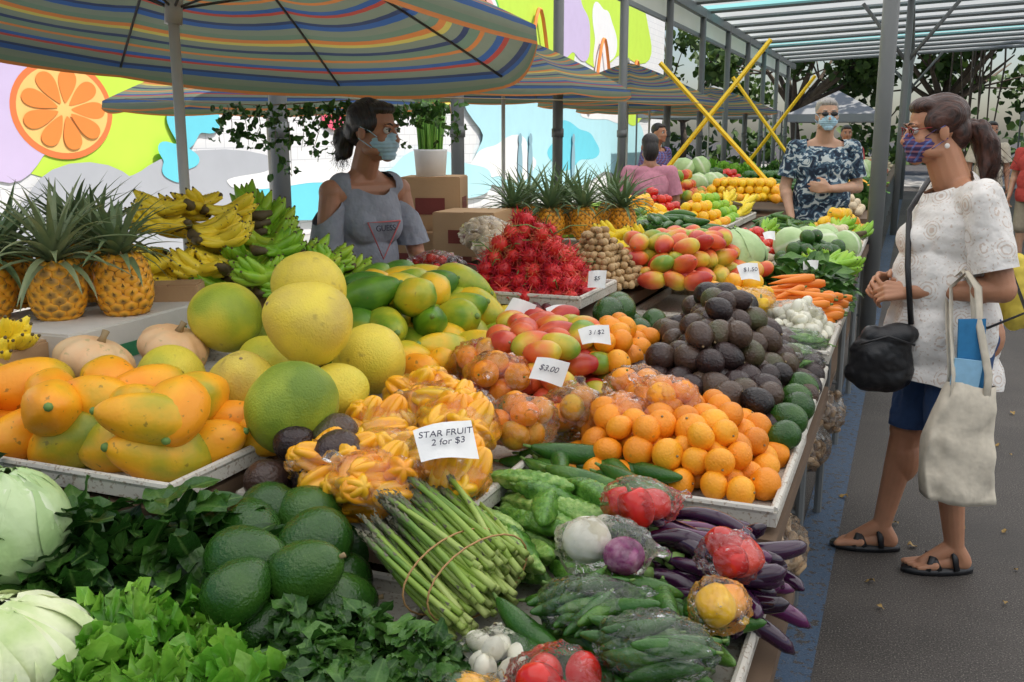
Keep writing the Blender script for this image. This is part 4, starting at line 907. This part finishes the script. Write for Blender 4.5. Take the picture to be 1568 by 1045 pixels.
for s in(-1,1):G.add(_sx(sphere(1,12,8),(.024,.008,.016),None,h(s*.03,.093,.006)))
G.add(tube([h(-.076,-.01,.01),h(-.05,.085,.012),h(.05,.085,.012),h(.076,-.01,.01)],[.003]*4,6));G.obj('sunglasses',[m_black],parent=r_)
other('market_worker_woman',(-2.05,8.2),(-.4,.9),sk2,h2,c_pink,c_denim,.92,True,None,2)
other('pedestrian_woman',(1.35,13.2),(-.5,-.8),sk3,h1,c_red,c_khaki,1.0,True,None,0,.014)
other('pedestrian_man',(1.0,15.5),(.2,-.9),sk2,h2,c_canvas,c_denim,1.03,False,None,0,.014)
other('pedestrian_woman',(-.9,15.0),(.2,-.9),sk2,h2,c_red,c_denim,1.0,True,None,2,.014)
other('pedestrian_man',(-2.9,12.0),(.9,-.4),sk1,h2,c_plaid,c_denim,1.0,False,None,2,.014)
other('pedestrian_woman',(3.1,19.0),(.3,-.9),sk1,h2,c_pink,c_denim,1.0,True,None,0,.014)
# ------------------------------------------------------------ UMBRELLAS
def umat():
    m,nt,N,L,P=base('umbrella_stripes');al=N.new('ShaderNodeAttribute');al.attribute_name='lc';sx=N.new('ShaderNodeSeparateXYZ');L.new(al.outputs['Vector'],sx.inputs[0])
    f=mth(nt,'FRACT',mth(nt,'MULTIPLY',sx.outputs[0],3.0))
    B=(.04,.12,.34);O=(.72,.24,.06);G=(.18,.27,.18);Y=(.66,.54,.12);D=(.04,.06,.14);Rr=(.5,.07,.05);W=(.34,.44,.46);K=(.24,.28,.20)
    col=ramp(nt,f,[B,K,G,O,Y,K,D,G,O,K,B,Rr,K,D],True,[0,.07,.17,.25,.31,.36,.46,.51,.60,.64,.74,.80,.84,.95])
    n=noi(nt,3,4);col=mixc(nt,mth(nt,'MULTIPLY',n,.22),col,(.25,.25,.20))
    L.new(col,P.inputs['Base Color']);P.inputs['Roughness'].default_value=.9
    tr=N.new('ShaderNodeBsdfTranslucent');L.new(col,tr.inputs[0]);mx=N.new('ShaderNodeMixShader');mx.inputs[0].default_value=.4
    b=N.new('ShaderNodeBump');b.inputs['Strength'].default_value=.4;b.inputs['Distance'].default_value=.03;L.new(noi(nt,5,3),b.inputs['Height']);L.new(b.outputs[0],P.inputs['Normal'])
    L.new(P.outputs[0],mx.inputs[1]);L.new(tr.outputs[0],mx.inputs[2]);L.new(mx.outputs[0],N['Material Output'].inputs[0]);return m
m_umb=umat();m_wpole=flat('white_pole',(.6,.6,.57),rough=.4);m_rib=flat('rib_metal',(.12,.12,.12),rough=.4)
def umbrella(x,y,zr,r=1.3,hh=.5,rz=0,tilt=(0,0),n=8):
    mb=MB();V=[];L=[];F=[];na=n*8;nr=12
    for i in range(nr+1):
        t=i/nr
        for j in range(na):
            a=2*pi*j/na;pa=(j%8)/8-.5;sc=math.cos(pi/n)/math.cos(pa*2*pi/n)
            rr=r*t*(sc+(1-sc)*.25);bow=1-abs(2*pa)**2
            V.append((rr*math.cos(a),rr*math.sin(a),hh*(1-t**1.25)-.04*bow*math.sin(pi*t)));L.append((t,0,0))
    for k in(1,2):
        for j in range(na):
            pa=(j%8)/8-.5;v=V[nr*na+j];V.append((v[0]*(1+.004*k),v[1]*(1+.004*k),v[2]-k*.03-.012*k*(1-abs(2*pa)**2)));L.append((1+.05*k,0,0))
    for i in range(nr+2):
        for j in range(na):
            j2=(j+1)%na;F.append((i*na+j,(i+1)*na+j,(i+1)*na+j2,i*na+j2))
    mb.add(T(V,F,0,L))
    for k in range(n):
        pts=[V[i*na+k*8] for i in range(0,nr+1,2)];pts=[(p[0],p[1],p[2]-.012) for p in pts];mb.add(tube(pts,[.006]*len(pts),5,2))
        e=V[6*na+k*8];mb.add(tube([(e[0],e[1],e[2]-.012),(0,0,hh-.42)],[.005,.005],5,2))
    mb.add(tube([(0,0,hh),(0,0,hh+.07)],[.02,.006],8,1));mb.add(tube([(0,0,hh-.47),(0,0,hh-.38)],[.032,.032],10,1))
    o=mb.obj('market_umbrella',[m_umb,m_wpole,m_rib]);o.location=(x,y,zr);o.rotation_euler=(tilt[0],tilt[1],rz)
    p=MB();p.add(tube([(x,y,0.04),(x,y,zr+hh-.01)],[.019,.019],12));p.add(rev([(0,.0),(.2,.0),(.2,.04),(.05,.06),(.03,.2),(0,.2)],20),None,(x,y,0))
    q=p.obj('pole',[m_wpole]);q.parent=o;bpy.context.view_layer.update();q.matrix_parent_inverse=o.matrix_world.inverted()
umbrella(-2.45,2.90,1.95,1.32,.46,.1,(-.11,.04))
umbrella(-3.75,9.1,1.98,1.25,.55,.1)
umbrella(-3.9,14.2,2.05,1.3,.55,.3);umbrella(-4.4,17.5,2.05,1.3,.55,.3)
umbrella(-5.0,7.0,1.82,1.3,.5,.2);umbrella(3.6,24,2.2,1.5,.5,.2);umbrella(-4.1,21.5,2.1,1.4,.5,.2)
# ------------------------------------------------------------ STRUCTURE
for i in range(11):
    y=5+2.5*i
    mb=MB();mb.add(tube([(-3.5,y,0),(-3.5,y,3.66)],[.055,.055],16));mb.add(box((-3.5,y,.01),(.22,.22,.02)));mb.add(tube([(-3.5,y,1.55),(-3.5,y,1.64)],[.064,.064],16));mb.obj('steel_post',[m_steel])
for y in(7.0,17,27):
    mb=MB();mb.add(tube([(-.20,y,0),(-.20,y,3.62)],[.052,.052],16));mb.add(tube([(-.20,y,2.7),(.5,y,3.6)],[.03,.03],8));mb.add(tube([(-.20,y,2.7),(-.9,y,3.6)],[.03,.03],8));mb.obj('steel_post',[m_steel])
# roofing sheets; the unseen near ones are added diffusers that light the stall
def roofm(name,c,tf):
    m,nt,N,L,P=base(name);n=noi(nt,1.5,4);col=mixc(nt,n,tuple(x*.85 for x in c),c);L.new(col,P.inputs['Base Color']);P.inputs['Roughness'].default_value=.5
    tr=N.new('ShaderNodeBsdfTranslucent');L.new(col,tr.inputs[0]);mx=N.new('ShaderNodeMixShader');mx.inputs[0].default_value=tf
    L.new(P.outputs[0],mx.inputs[1]);L.new(tr.outputs[0],mx.inputs[2]);L.new(mx.outputs[0],N['Material Output'].inputs[0]);return m
m_roof=roofm('near_roof_diffuser',(1,1,.98),.96);m_roof2=roofm('dim_roof_sheet',(.82,.85,.85),.45);m_sky=roofm('teal_skylight',(.35,.75,.75),.7);m_beam=flat('painted_steel',(.25,.28,.29),rough=.5)
mb=MB();x0,x1=-3.6,9.0;Y0,Y1=-6.0,31.5;n=int((Y1-Y0)/.09);V=[];F=[];MM=[]
for i in range(n+1):
    y=Y0+(Y1-Y0)*i/n;z=3.78+(.022 if i%2 else 0)
    V+=[(x0,y,z),((x0+x1)/2,y,z+.25),(x1,y,z)]
for i in range(n):
    yy=Y0+(Y1-Y0)*i/n
    for k in range(2):F.append((i*3+k,i*3+k+1,i*3+k+4,i*3+k+3));MM.append(3 if yy<-2 else 0 if yy<13 else (1 if (i//11)%7==3 else 3))  # clear sheets overhead light the stall; dim unseen ones behind cut frontal light
mb.add(T(V,F,MM))
y=Y0+.2
while y<Y1:
    mb.add(tube([(x0,y,3.70),((x0+x1)/2,y,3.95),(x1,y,3.70)],[.04]*3,4,2));y+=1.25 if y>13 else 2.5
for x in(-3.5,-.2,2.7,6,8.9):mb.add(box((x,(Y0+Y1)/2,3.62+.25*(1-abs(x-2.7)/6.3)),(.09,Y1-Y0,.14),2))
mb.obj('market_roof',[m_roof,m_sky,m_beam,m_roof2],False)
mb=MB();V=[];F=[];n=int((Y1-4.8)/.06)
for i in range(n+1):
    y=4.8+(Y1-4.8)*i/n;x=-3.63+(.02 if i%2 else 0);V+=[(x,y,3.28),(x,y,3.66)]
for i in range(n):F.append((i*2,i*2+2,i*2+3,i*2+1))
mb.add(T(V,F));mb.add(box((-3.58,(Y1+4.8)/2,3.27),(.05,Y1-4.8,.06),1));mb.obj('eave_cladding',[roofm('white_cladding',(.75,.77,.78),.5),m_beam],False)
m_yb=flat('yellow_bar',(.85,.58,.02),rough=.5)
A=Vector((-2.22,9.17,2.22));Bp=Vector((-.99,9.39,.90));Cc=Vector((-1.29,9.59,2.43));D=Vector((-2.22,9.20,1.15))
for p,q in((A,Bp),(Cc,D),(Vector((-2.2,13,2.3)),Vector((-1.2,13.2,.95))),(Vector((-1.2,13.1,2.3)),Vector((-2.2,13.3,.95)))):
    mb=MB();mb.add(tube([p,q],[.022,.022],4));mb.obj('yellow_brace_bar',[m_yb],False)
mb=MB()
for x in(-2.24,-1.0):mb.add(tube([(x,9.25,0),(x,9.25,1.3 if x<-2 else .95)],[.025,.025],8))
mb.obj('brace_stand',[m_steel])
mb=MB();mb.add(tube([(-3.9,4.2,1.75),(-2.9,4.05,1.70),(-2.3,4.3,1.74),(-1.3,7.0,1.78)],[.003]*4,5),m=1)
for i in range(16):
    f=i/15;x=-3.05+1.05*f;y=3.95+.25*f;z=1.70;l=R.uniform(.12,.34)*(1 if .1<f<.6 else .6)
    mb.add(tube([(x,y,z),(x+.02,y,z-l*.5),(x+R.gauss(0,.03),y,z-l)],[.003,.002,.001],4),m=1)
    for k in range(30):
        t=R.random();mb.add(R.choice(LH),rotR()*R.uniform(.6,1.1),(x+R.gauss(0,.03),y+R.gauss(0,.03),z-l*t),0)
mb.obj('hanging_herb_garland',[m_herb,m_stem])
# ------------------------------------------------------------ GROUND
def sheet(name,x0,x1,y0,y1,z,m):
    mb=MB();mb.add(T([(x0,y0,z),(x1,y0,z),(x1,y1,z),(x0,y1,z)],[(0,1,2,3)]));return mb.obj(name,[m],False)
def asphalt():
    m,nt,N,L,P=base('asphalt');a=noi(nt,1.4,6);b=noi(nt,190,2);st=noi(nt,.7,3,rough=.6)
    c=ramp(nt,a,[(.040,.035,.030),(.068,.059,.052),(.105,.092,.08)],pos=[.3,.5,.72]);c=mixc(nt,mth(nt,'GREATER_THAN',b,.62),c,(.20,.175,.15));c=mixc(nt,mth(nt,'LESS_THAN',b,.40),c,(.022,.02,.018))
    mr=N.new('ShaderNodeMapRange');mr.inputs[1].default_value=.52;mr.inputs[2].default_value=.62;mr.inputs[4].default_value=.5;L.new(st,mr.inputs[0]);c=mixc(nt,mr.outputs[0],c,(.03,.027,.025))
    L.new(c,P.inputs['Base Color']);P.inputs['Roughness'].default_value=.75;bu=N.new('ShaderNodeBump');bu.inputs['Strength'].default_value=.6;bu.inputs['Distance'].default_value=.004;L.new(noi(nt,170,3),bu.inputs['Height']);L.new(bu.outputs[0],P.inputs['Normal']);return m,nt,P
m_as,_,_=asphalt();sheet('ground',-300,300,-300,300,0,m_as)
m_ln,nt,P=asphalt();m_ln.name='worn_blue_paint';src=P.inputs['Base Color'].links[0].from_socket
w=mth(nt,'MULTIPLY',mth(nt,'GREATER_THAN',noi(nt,30,6,rough=.75),.45),.55);nt.links.new(mixc(nt,w,src,(.05,.13,.25)),P.inputs['Base Color'])
sheet('painted_line',-.30,-.16,.2,30,.004,m_ln)
m_con=flat('concrete',(.42,.40,.37),rough=.8,ns=2);sheet('pavement',-9.0,-3.75,-5,60,.004,m_con);sheet('sidewalk',-30,40,34,44,.008,m_con)
mb=MB()
for i in range(60):
    mb.add(LH[0],eul(R.uniform(-.2,.2),R.uniform(-.2,.2),R.uniform(0,6))*R.uniform(.4,1),(R.uniform(-.2,1.6),R.uniform(2.6,9),.012))
mb.obj('fallen_leaves',[flat('dead_leaf',(.35,.22,.06))])
# ------------------------------------------------------------ MURAL WALL
def wallm():
    m,nt,N,L,P=base('painted_block_wall');tc=N.new('ShaderNodeTexCoord');sx=N.new('ShaderNodeSeparateXYZ');L.new(tc.outputs['Object'],sx.inputs[0]);cb=N.new('ShaderNodeCombineXYZ');L.new(sx.outputs[1],cb.inputs[0]);L.new(sx.outputs[2],cb.inputs[1])
    b=N.new('ShaderNodeTexBrick');b.inputs['Scale'].default_value=1;b.inputs['Brick Width'].default_value=.4;b.inputs['Row Height'].default_value=.2;b.inputs['Mortar Size'].default_value=.006;L.new(cb.outputs[0],b.inputs[0])
    b.inputs['Color1'].default_value=(.78,.78,.78,1);b.inputs['Color2'].default_value=(.74,.75,.76,1);b.inputs['Mortar'].default_value=(.55,.56,.58,1);L.new(b.outputs[0],P.inputs['Base Color']);P.inputs['Roughness'].default_value=.7;return m
root=empty('mural_wall')
mb=MB();mb.add(box((-9.2,20,3.4),(.3,36,6.8)));mb.obj('wall',[wallm()],False,parent=root)
cnt=[0];pmc={}
def pm(col):
    if col not in pmc:pmc[col]=flat('mural_paint',col,rough=.7,wn=.2,ns=3,bd=0,wr=0)
    return pmc[col]
def blob(y,z,ry,rz,col,sh='ell',seed=0,n=48,rot=0):
    V=[(0,0)]
    for k in range(n):
        a=2*pi*k/n;r=1+(.18*math.sin(3*a+seed)+.10*math.sin(5*a+2*seed) if sh=='blob' else 0)
        c,s=math.cos(a)*r*ry,math.sin(a)*r*rz*(1+(.6*math.cos(a) if sh=='wedge' else 0));V.append((c*math.cos(rot)-s*math.sin(rot),c*math.sin(rot)+s*math.cos(rot)))
    cnt[0]+=1;x=-9.045+.002*cnt[0]
    V3=[(x,min(37.9,max(2.1,y+a*(1 if sh!='wedge' else 1.35))),min(6.78,max(.02,z+b))) for a,b in V];mb=MB();mb.add(T(V3,[(0,k+1,(k+1)%n+1) for k in range(n)]));mb.obj('mural_patch',[pm(col)],False,parent=root)
LIME=(.55,.78,.08);CY=(.15,.62,.75);LB=(.45,.75,.82);OR=(.85,.25,.05);PK=(.85,.12,.2);WH=(.82,.82,.82);GY=(.42,.44,.48);YE=(.85,.75,.15);LIL=(.6,.5,.72)
blob(9.5,3.1,3.6,1.9,LIME,'blob',1);blob(13,4.8,4,1.2,YE,'blob',2);blob(24,5.0,5.5,2.0,LIME,'blob',.4);blob(31,5.2,4.5,1.5,LIME,'blob',2.4);blob(27,4.6,1.6,1.0,LIL,'blob',3);blob(30,4.4,1.2,1.1,WH,'blob',1)
blob(8.2,1.9,.95,.75,LIL,'blob',2);blob(8.75,1.86,.74,.56,(.8,.2,.06));blob(8.75,1.86,.66,.49,(.95,.55,.18))
for k in range(9):
    a=2*pi*k/9;blob(8.75+.36*math.cos(a),1.86+.265*math.sin(a),.19,.085,OR,'wedge',rot=a)
blob(10.9,1.9,.5,.45,CY,'blob',2);blob(15.3,2.3,.9,.45,PK,'blob',2);blob(14.5,2.0,.5,.3,PK,'blob',1);blob(18.2,3.0,1.2,.8,YE,'blob',4)
blob(20.5,4.3,1.15,.55,(.1,.5,.1));blob(20.5,4.3,1.05,.49,WH);blob(20.5,4.3,.85,.38,(.9,.45,.42))
for k in range(7):blob(20.5+.5*math.cos(k*.9),4.3+.22*math.sin(k*.9),.06,.05,(.05,.03,.02))
blob(24,1.6,4.5,1.3,LB,'blob',1);blob(30,1.5,5,1.4,LB,'blob',3);blob(27,1.3,2.2,.6,CY,'blob',2);blob(22,1.0,2,.5,WH,'blob',4);blob(31,2.3,3,.3,WH,'blob',4);blob(34,2.6,2,.6,LIME,'blob',2)
blob(11.5,.85,3.2,.42,GY,'blob',3);blob(9.0,.5,1.8,.6,GY,'blob',3);blob(14.5,.6,2.8,.35,CY,'blob',1);blob(13.5,.95,2.0,.16,WH,'blob',3);blob(18,.7,3,.5,LB,'blob',3);blob(17.6,.5,1.5,.3,WH,'blob',1);blob(10.5,1.25,.35,.25,CY,'blob',1)
for (y,z,s) in((23.5,3.8,1),(29,3.4,1.2),(33,3.2,1)):
    cnt[0]+=1;x=-9.0+.002*cnt[0]
    pts=[(x,y+s*t,z+.9*math.sin(3*t)*s) for t in np.linspace(-1,1.4,16)];mb=MB();mb.add(tube(pts,[.05]*16,4));mb.obj('mural_swirl',[pm(OR)],False,parent=root)
for y in(22.8,23.5,25.8,26.9):blob(y,.9,.16,.55,(.25,.42,.5));blob(y,1.5,.12,.15,(.25,.42,.5))
# ------------------------------------------------------------ BACKGROUND
m_bark=M('bark',[(.05,.038,.028),(.12,.09,.065),(.2,.16,.12)],ns=6,rough=.9,bs=30,bd=.8)
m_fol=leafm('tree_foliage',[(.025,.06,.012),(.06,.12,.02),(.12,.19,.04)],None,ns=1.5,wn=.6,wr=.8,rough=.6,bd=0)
card_leaf=leaf(.5,1,2,3,0,.3,.3)
def tree(x,y,h,cr,seed,roots=False,lsz=.16,n=5000):
    rr=random.Random(seed);mb=MB();tr=h*.35
    mb.add(tube([(x,y,0),(x+.1,y,tr*.5),(x-.1,y+.1,tr)],[.5,.35,.28] if roots else [.25,.2,.15],12,0))
    cl=[]
    for i in range(9):
        a=i*2.4+rr.random();l=cr*rr.uniform(.5,1);e=Vector((x+math.cos(a)*l,y+math.sin(a)*l,tr+(h-tr)*rr.uniform(.25,.9)));m_=Vector((x,y,tr)).lerp(e,.5)+Vector((0,0,-.3))
        mb.add(tube([(x,y,tr*.9),m_,e],[.16,.09,.03],8,0))
        for k in range(4):
            e2=e+Vector((rr.gauss(0,1),rr.gauss(0,1),rr.gauss(0,.6)))*cr*.28;mb.add(tube([m_,e2],[.05,.015],5,0));cl.append((e2,cr*rr.uniform(.16,.30)))
        if roots:
            for k in range(8):
                p=m_.lerp(e,rr.random());mb.add(tube([p,(p.x+rr.gauss(0,.1),p.y,p.z*.5),(p.x+rr.gauss(0,.15),p.y,rr.uniform(0,1.5))],[.04,.03,.02],4,0))
    for i in range(n):
        c,s=rr.choice(cl);d=Vector((rr.gauss(0,1),rr.gauss(0,1),rr.gauss(0,.7)));d=d.normalized()*s*rr.uniform(.4,1.1)
        q=Quaternion((rr.gauss(0,1),rr.gauss(0,1),rr.gauss(0,1),rr.gauss(0,1)));q.normalize()
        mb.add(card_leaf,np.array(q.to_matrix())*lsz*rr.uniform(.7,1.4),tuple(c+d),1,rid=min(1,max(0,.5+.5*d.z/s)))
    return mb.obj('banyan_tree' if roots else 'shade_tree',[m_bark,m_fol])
tree(-5.0,46,8.5,4.5,1,n=4500,lsz=.28);tree(1,47,9,5,2,n=4000,lsz=.3);tree(6.0,38,11,6,3,True,n=5500,lsz=.28);tree(12,42,11,6,4,True,n=4500,lsz=.3);tree(-13,60,8,4,5,n=3000,lsz=.3);tree(16,36,12,6,6,True,n=4000,lsz=.3)
mb=MB()
for i in range(2500):mb.add(card_leaf,rotR()*.5,(R.uniform(-40,50),62+R.gauss(0,.8),abs(R.gauss(0,1.2))),0)
mb.obj('distant_hedge',[m_fol])
m_tent=flat('canopy_cloth',(.35,.35,.35))
def tent(x,y,s=3,z=2.3):
    mb=MB();h=s/2;V=[(-h,-h,z),(h,-h,z),(h,h,z),(-h,h,z),(-h,-h,z-.25),(h,-h,z-.25),(h,h,z-.25),(-h,h,z-.25),(0,0,z+.8)]
    mb.add(T([(a+x,b+y,c) for a,b,c in V],[(0,1,8),(1,2,8),(2,3,8),(3,0,8),(0,4,5,1),(1,5,6,2),(2,6,7,3),(3,7,4,0)]))
    for a in(-h,h):
        for b in(-h,h):mb.add(tube([(x+a,y+b,0),(x+a,y+b,z)],[.03,.03],6),m=1)
    mb.obj('canopy_tent',[m_tent,m_steel],False)
tent(-6.2,33,4,2.4);tent(-2.5,36,3);tent(4.5,33,3)
# ------------------------------------------------------------ LIGHT, CAMERA
el=math.radians(60);az=math.radians(80)
w=bpy.data.worlds.new('World');bpy.context.scene.world=w;w.use_nodes=True;nt=w.node_tree
s=nt.nodes.new('ShaderNodeTexSky');s.sky_type='NISHITA';s.sun_disc=False;s.sun_elevation=el;s.sun_rotation=az;s.air_density=1;s.dust_density=2.0;s.ozone_density=1
bg=nt.nodes['Background'];bg.inputs[1].default_value=.15;nt.links.new(s.outputs[0],bg.inputs[0])
sl=bpy.data.lights.new('sun','SUN');sl.energy=5;sl.angle=math.radians(.5);sl.color=(1,.95,.87);so=bpy.data.objects.new('sun',sl);C.objects.link(so)
d=Vector((math.sin(az)*math.cos(el),math.cos(az)*math.cos(el),math.sin(el)));so.rotation_euler=d.to_track_quat('Z','Y').to_euler();so.location=(5,5,12)
cam=bpy.data.cameras.new('camera');cam.lens=36*1500/1568;cam.sensor_width=36;cam.clip_end=800;cam.clip_start=.05
co=bpy.data.objects.new('camera',cam);C.objects.link(co);co.location=(0,0,1.55);co.rotation_euler=(pi/2-math.atan(312/1500),0,math.radians(21.9))
sc=bpy.context.scene;sc.camera=co;sc.view_settings.view_transform='Standard';sc.view_settings.look='None';sc.view_settings.exposure=0;sc.view_settings.gamma=1
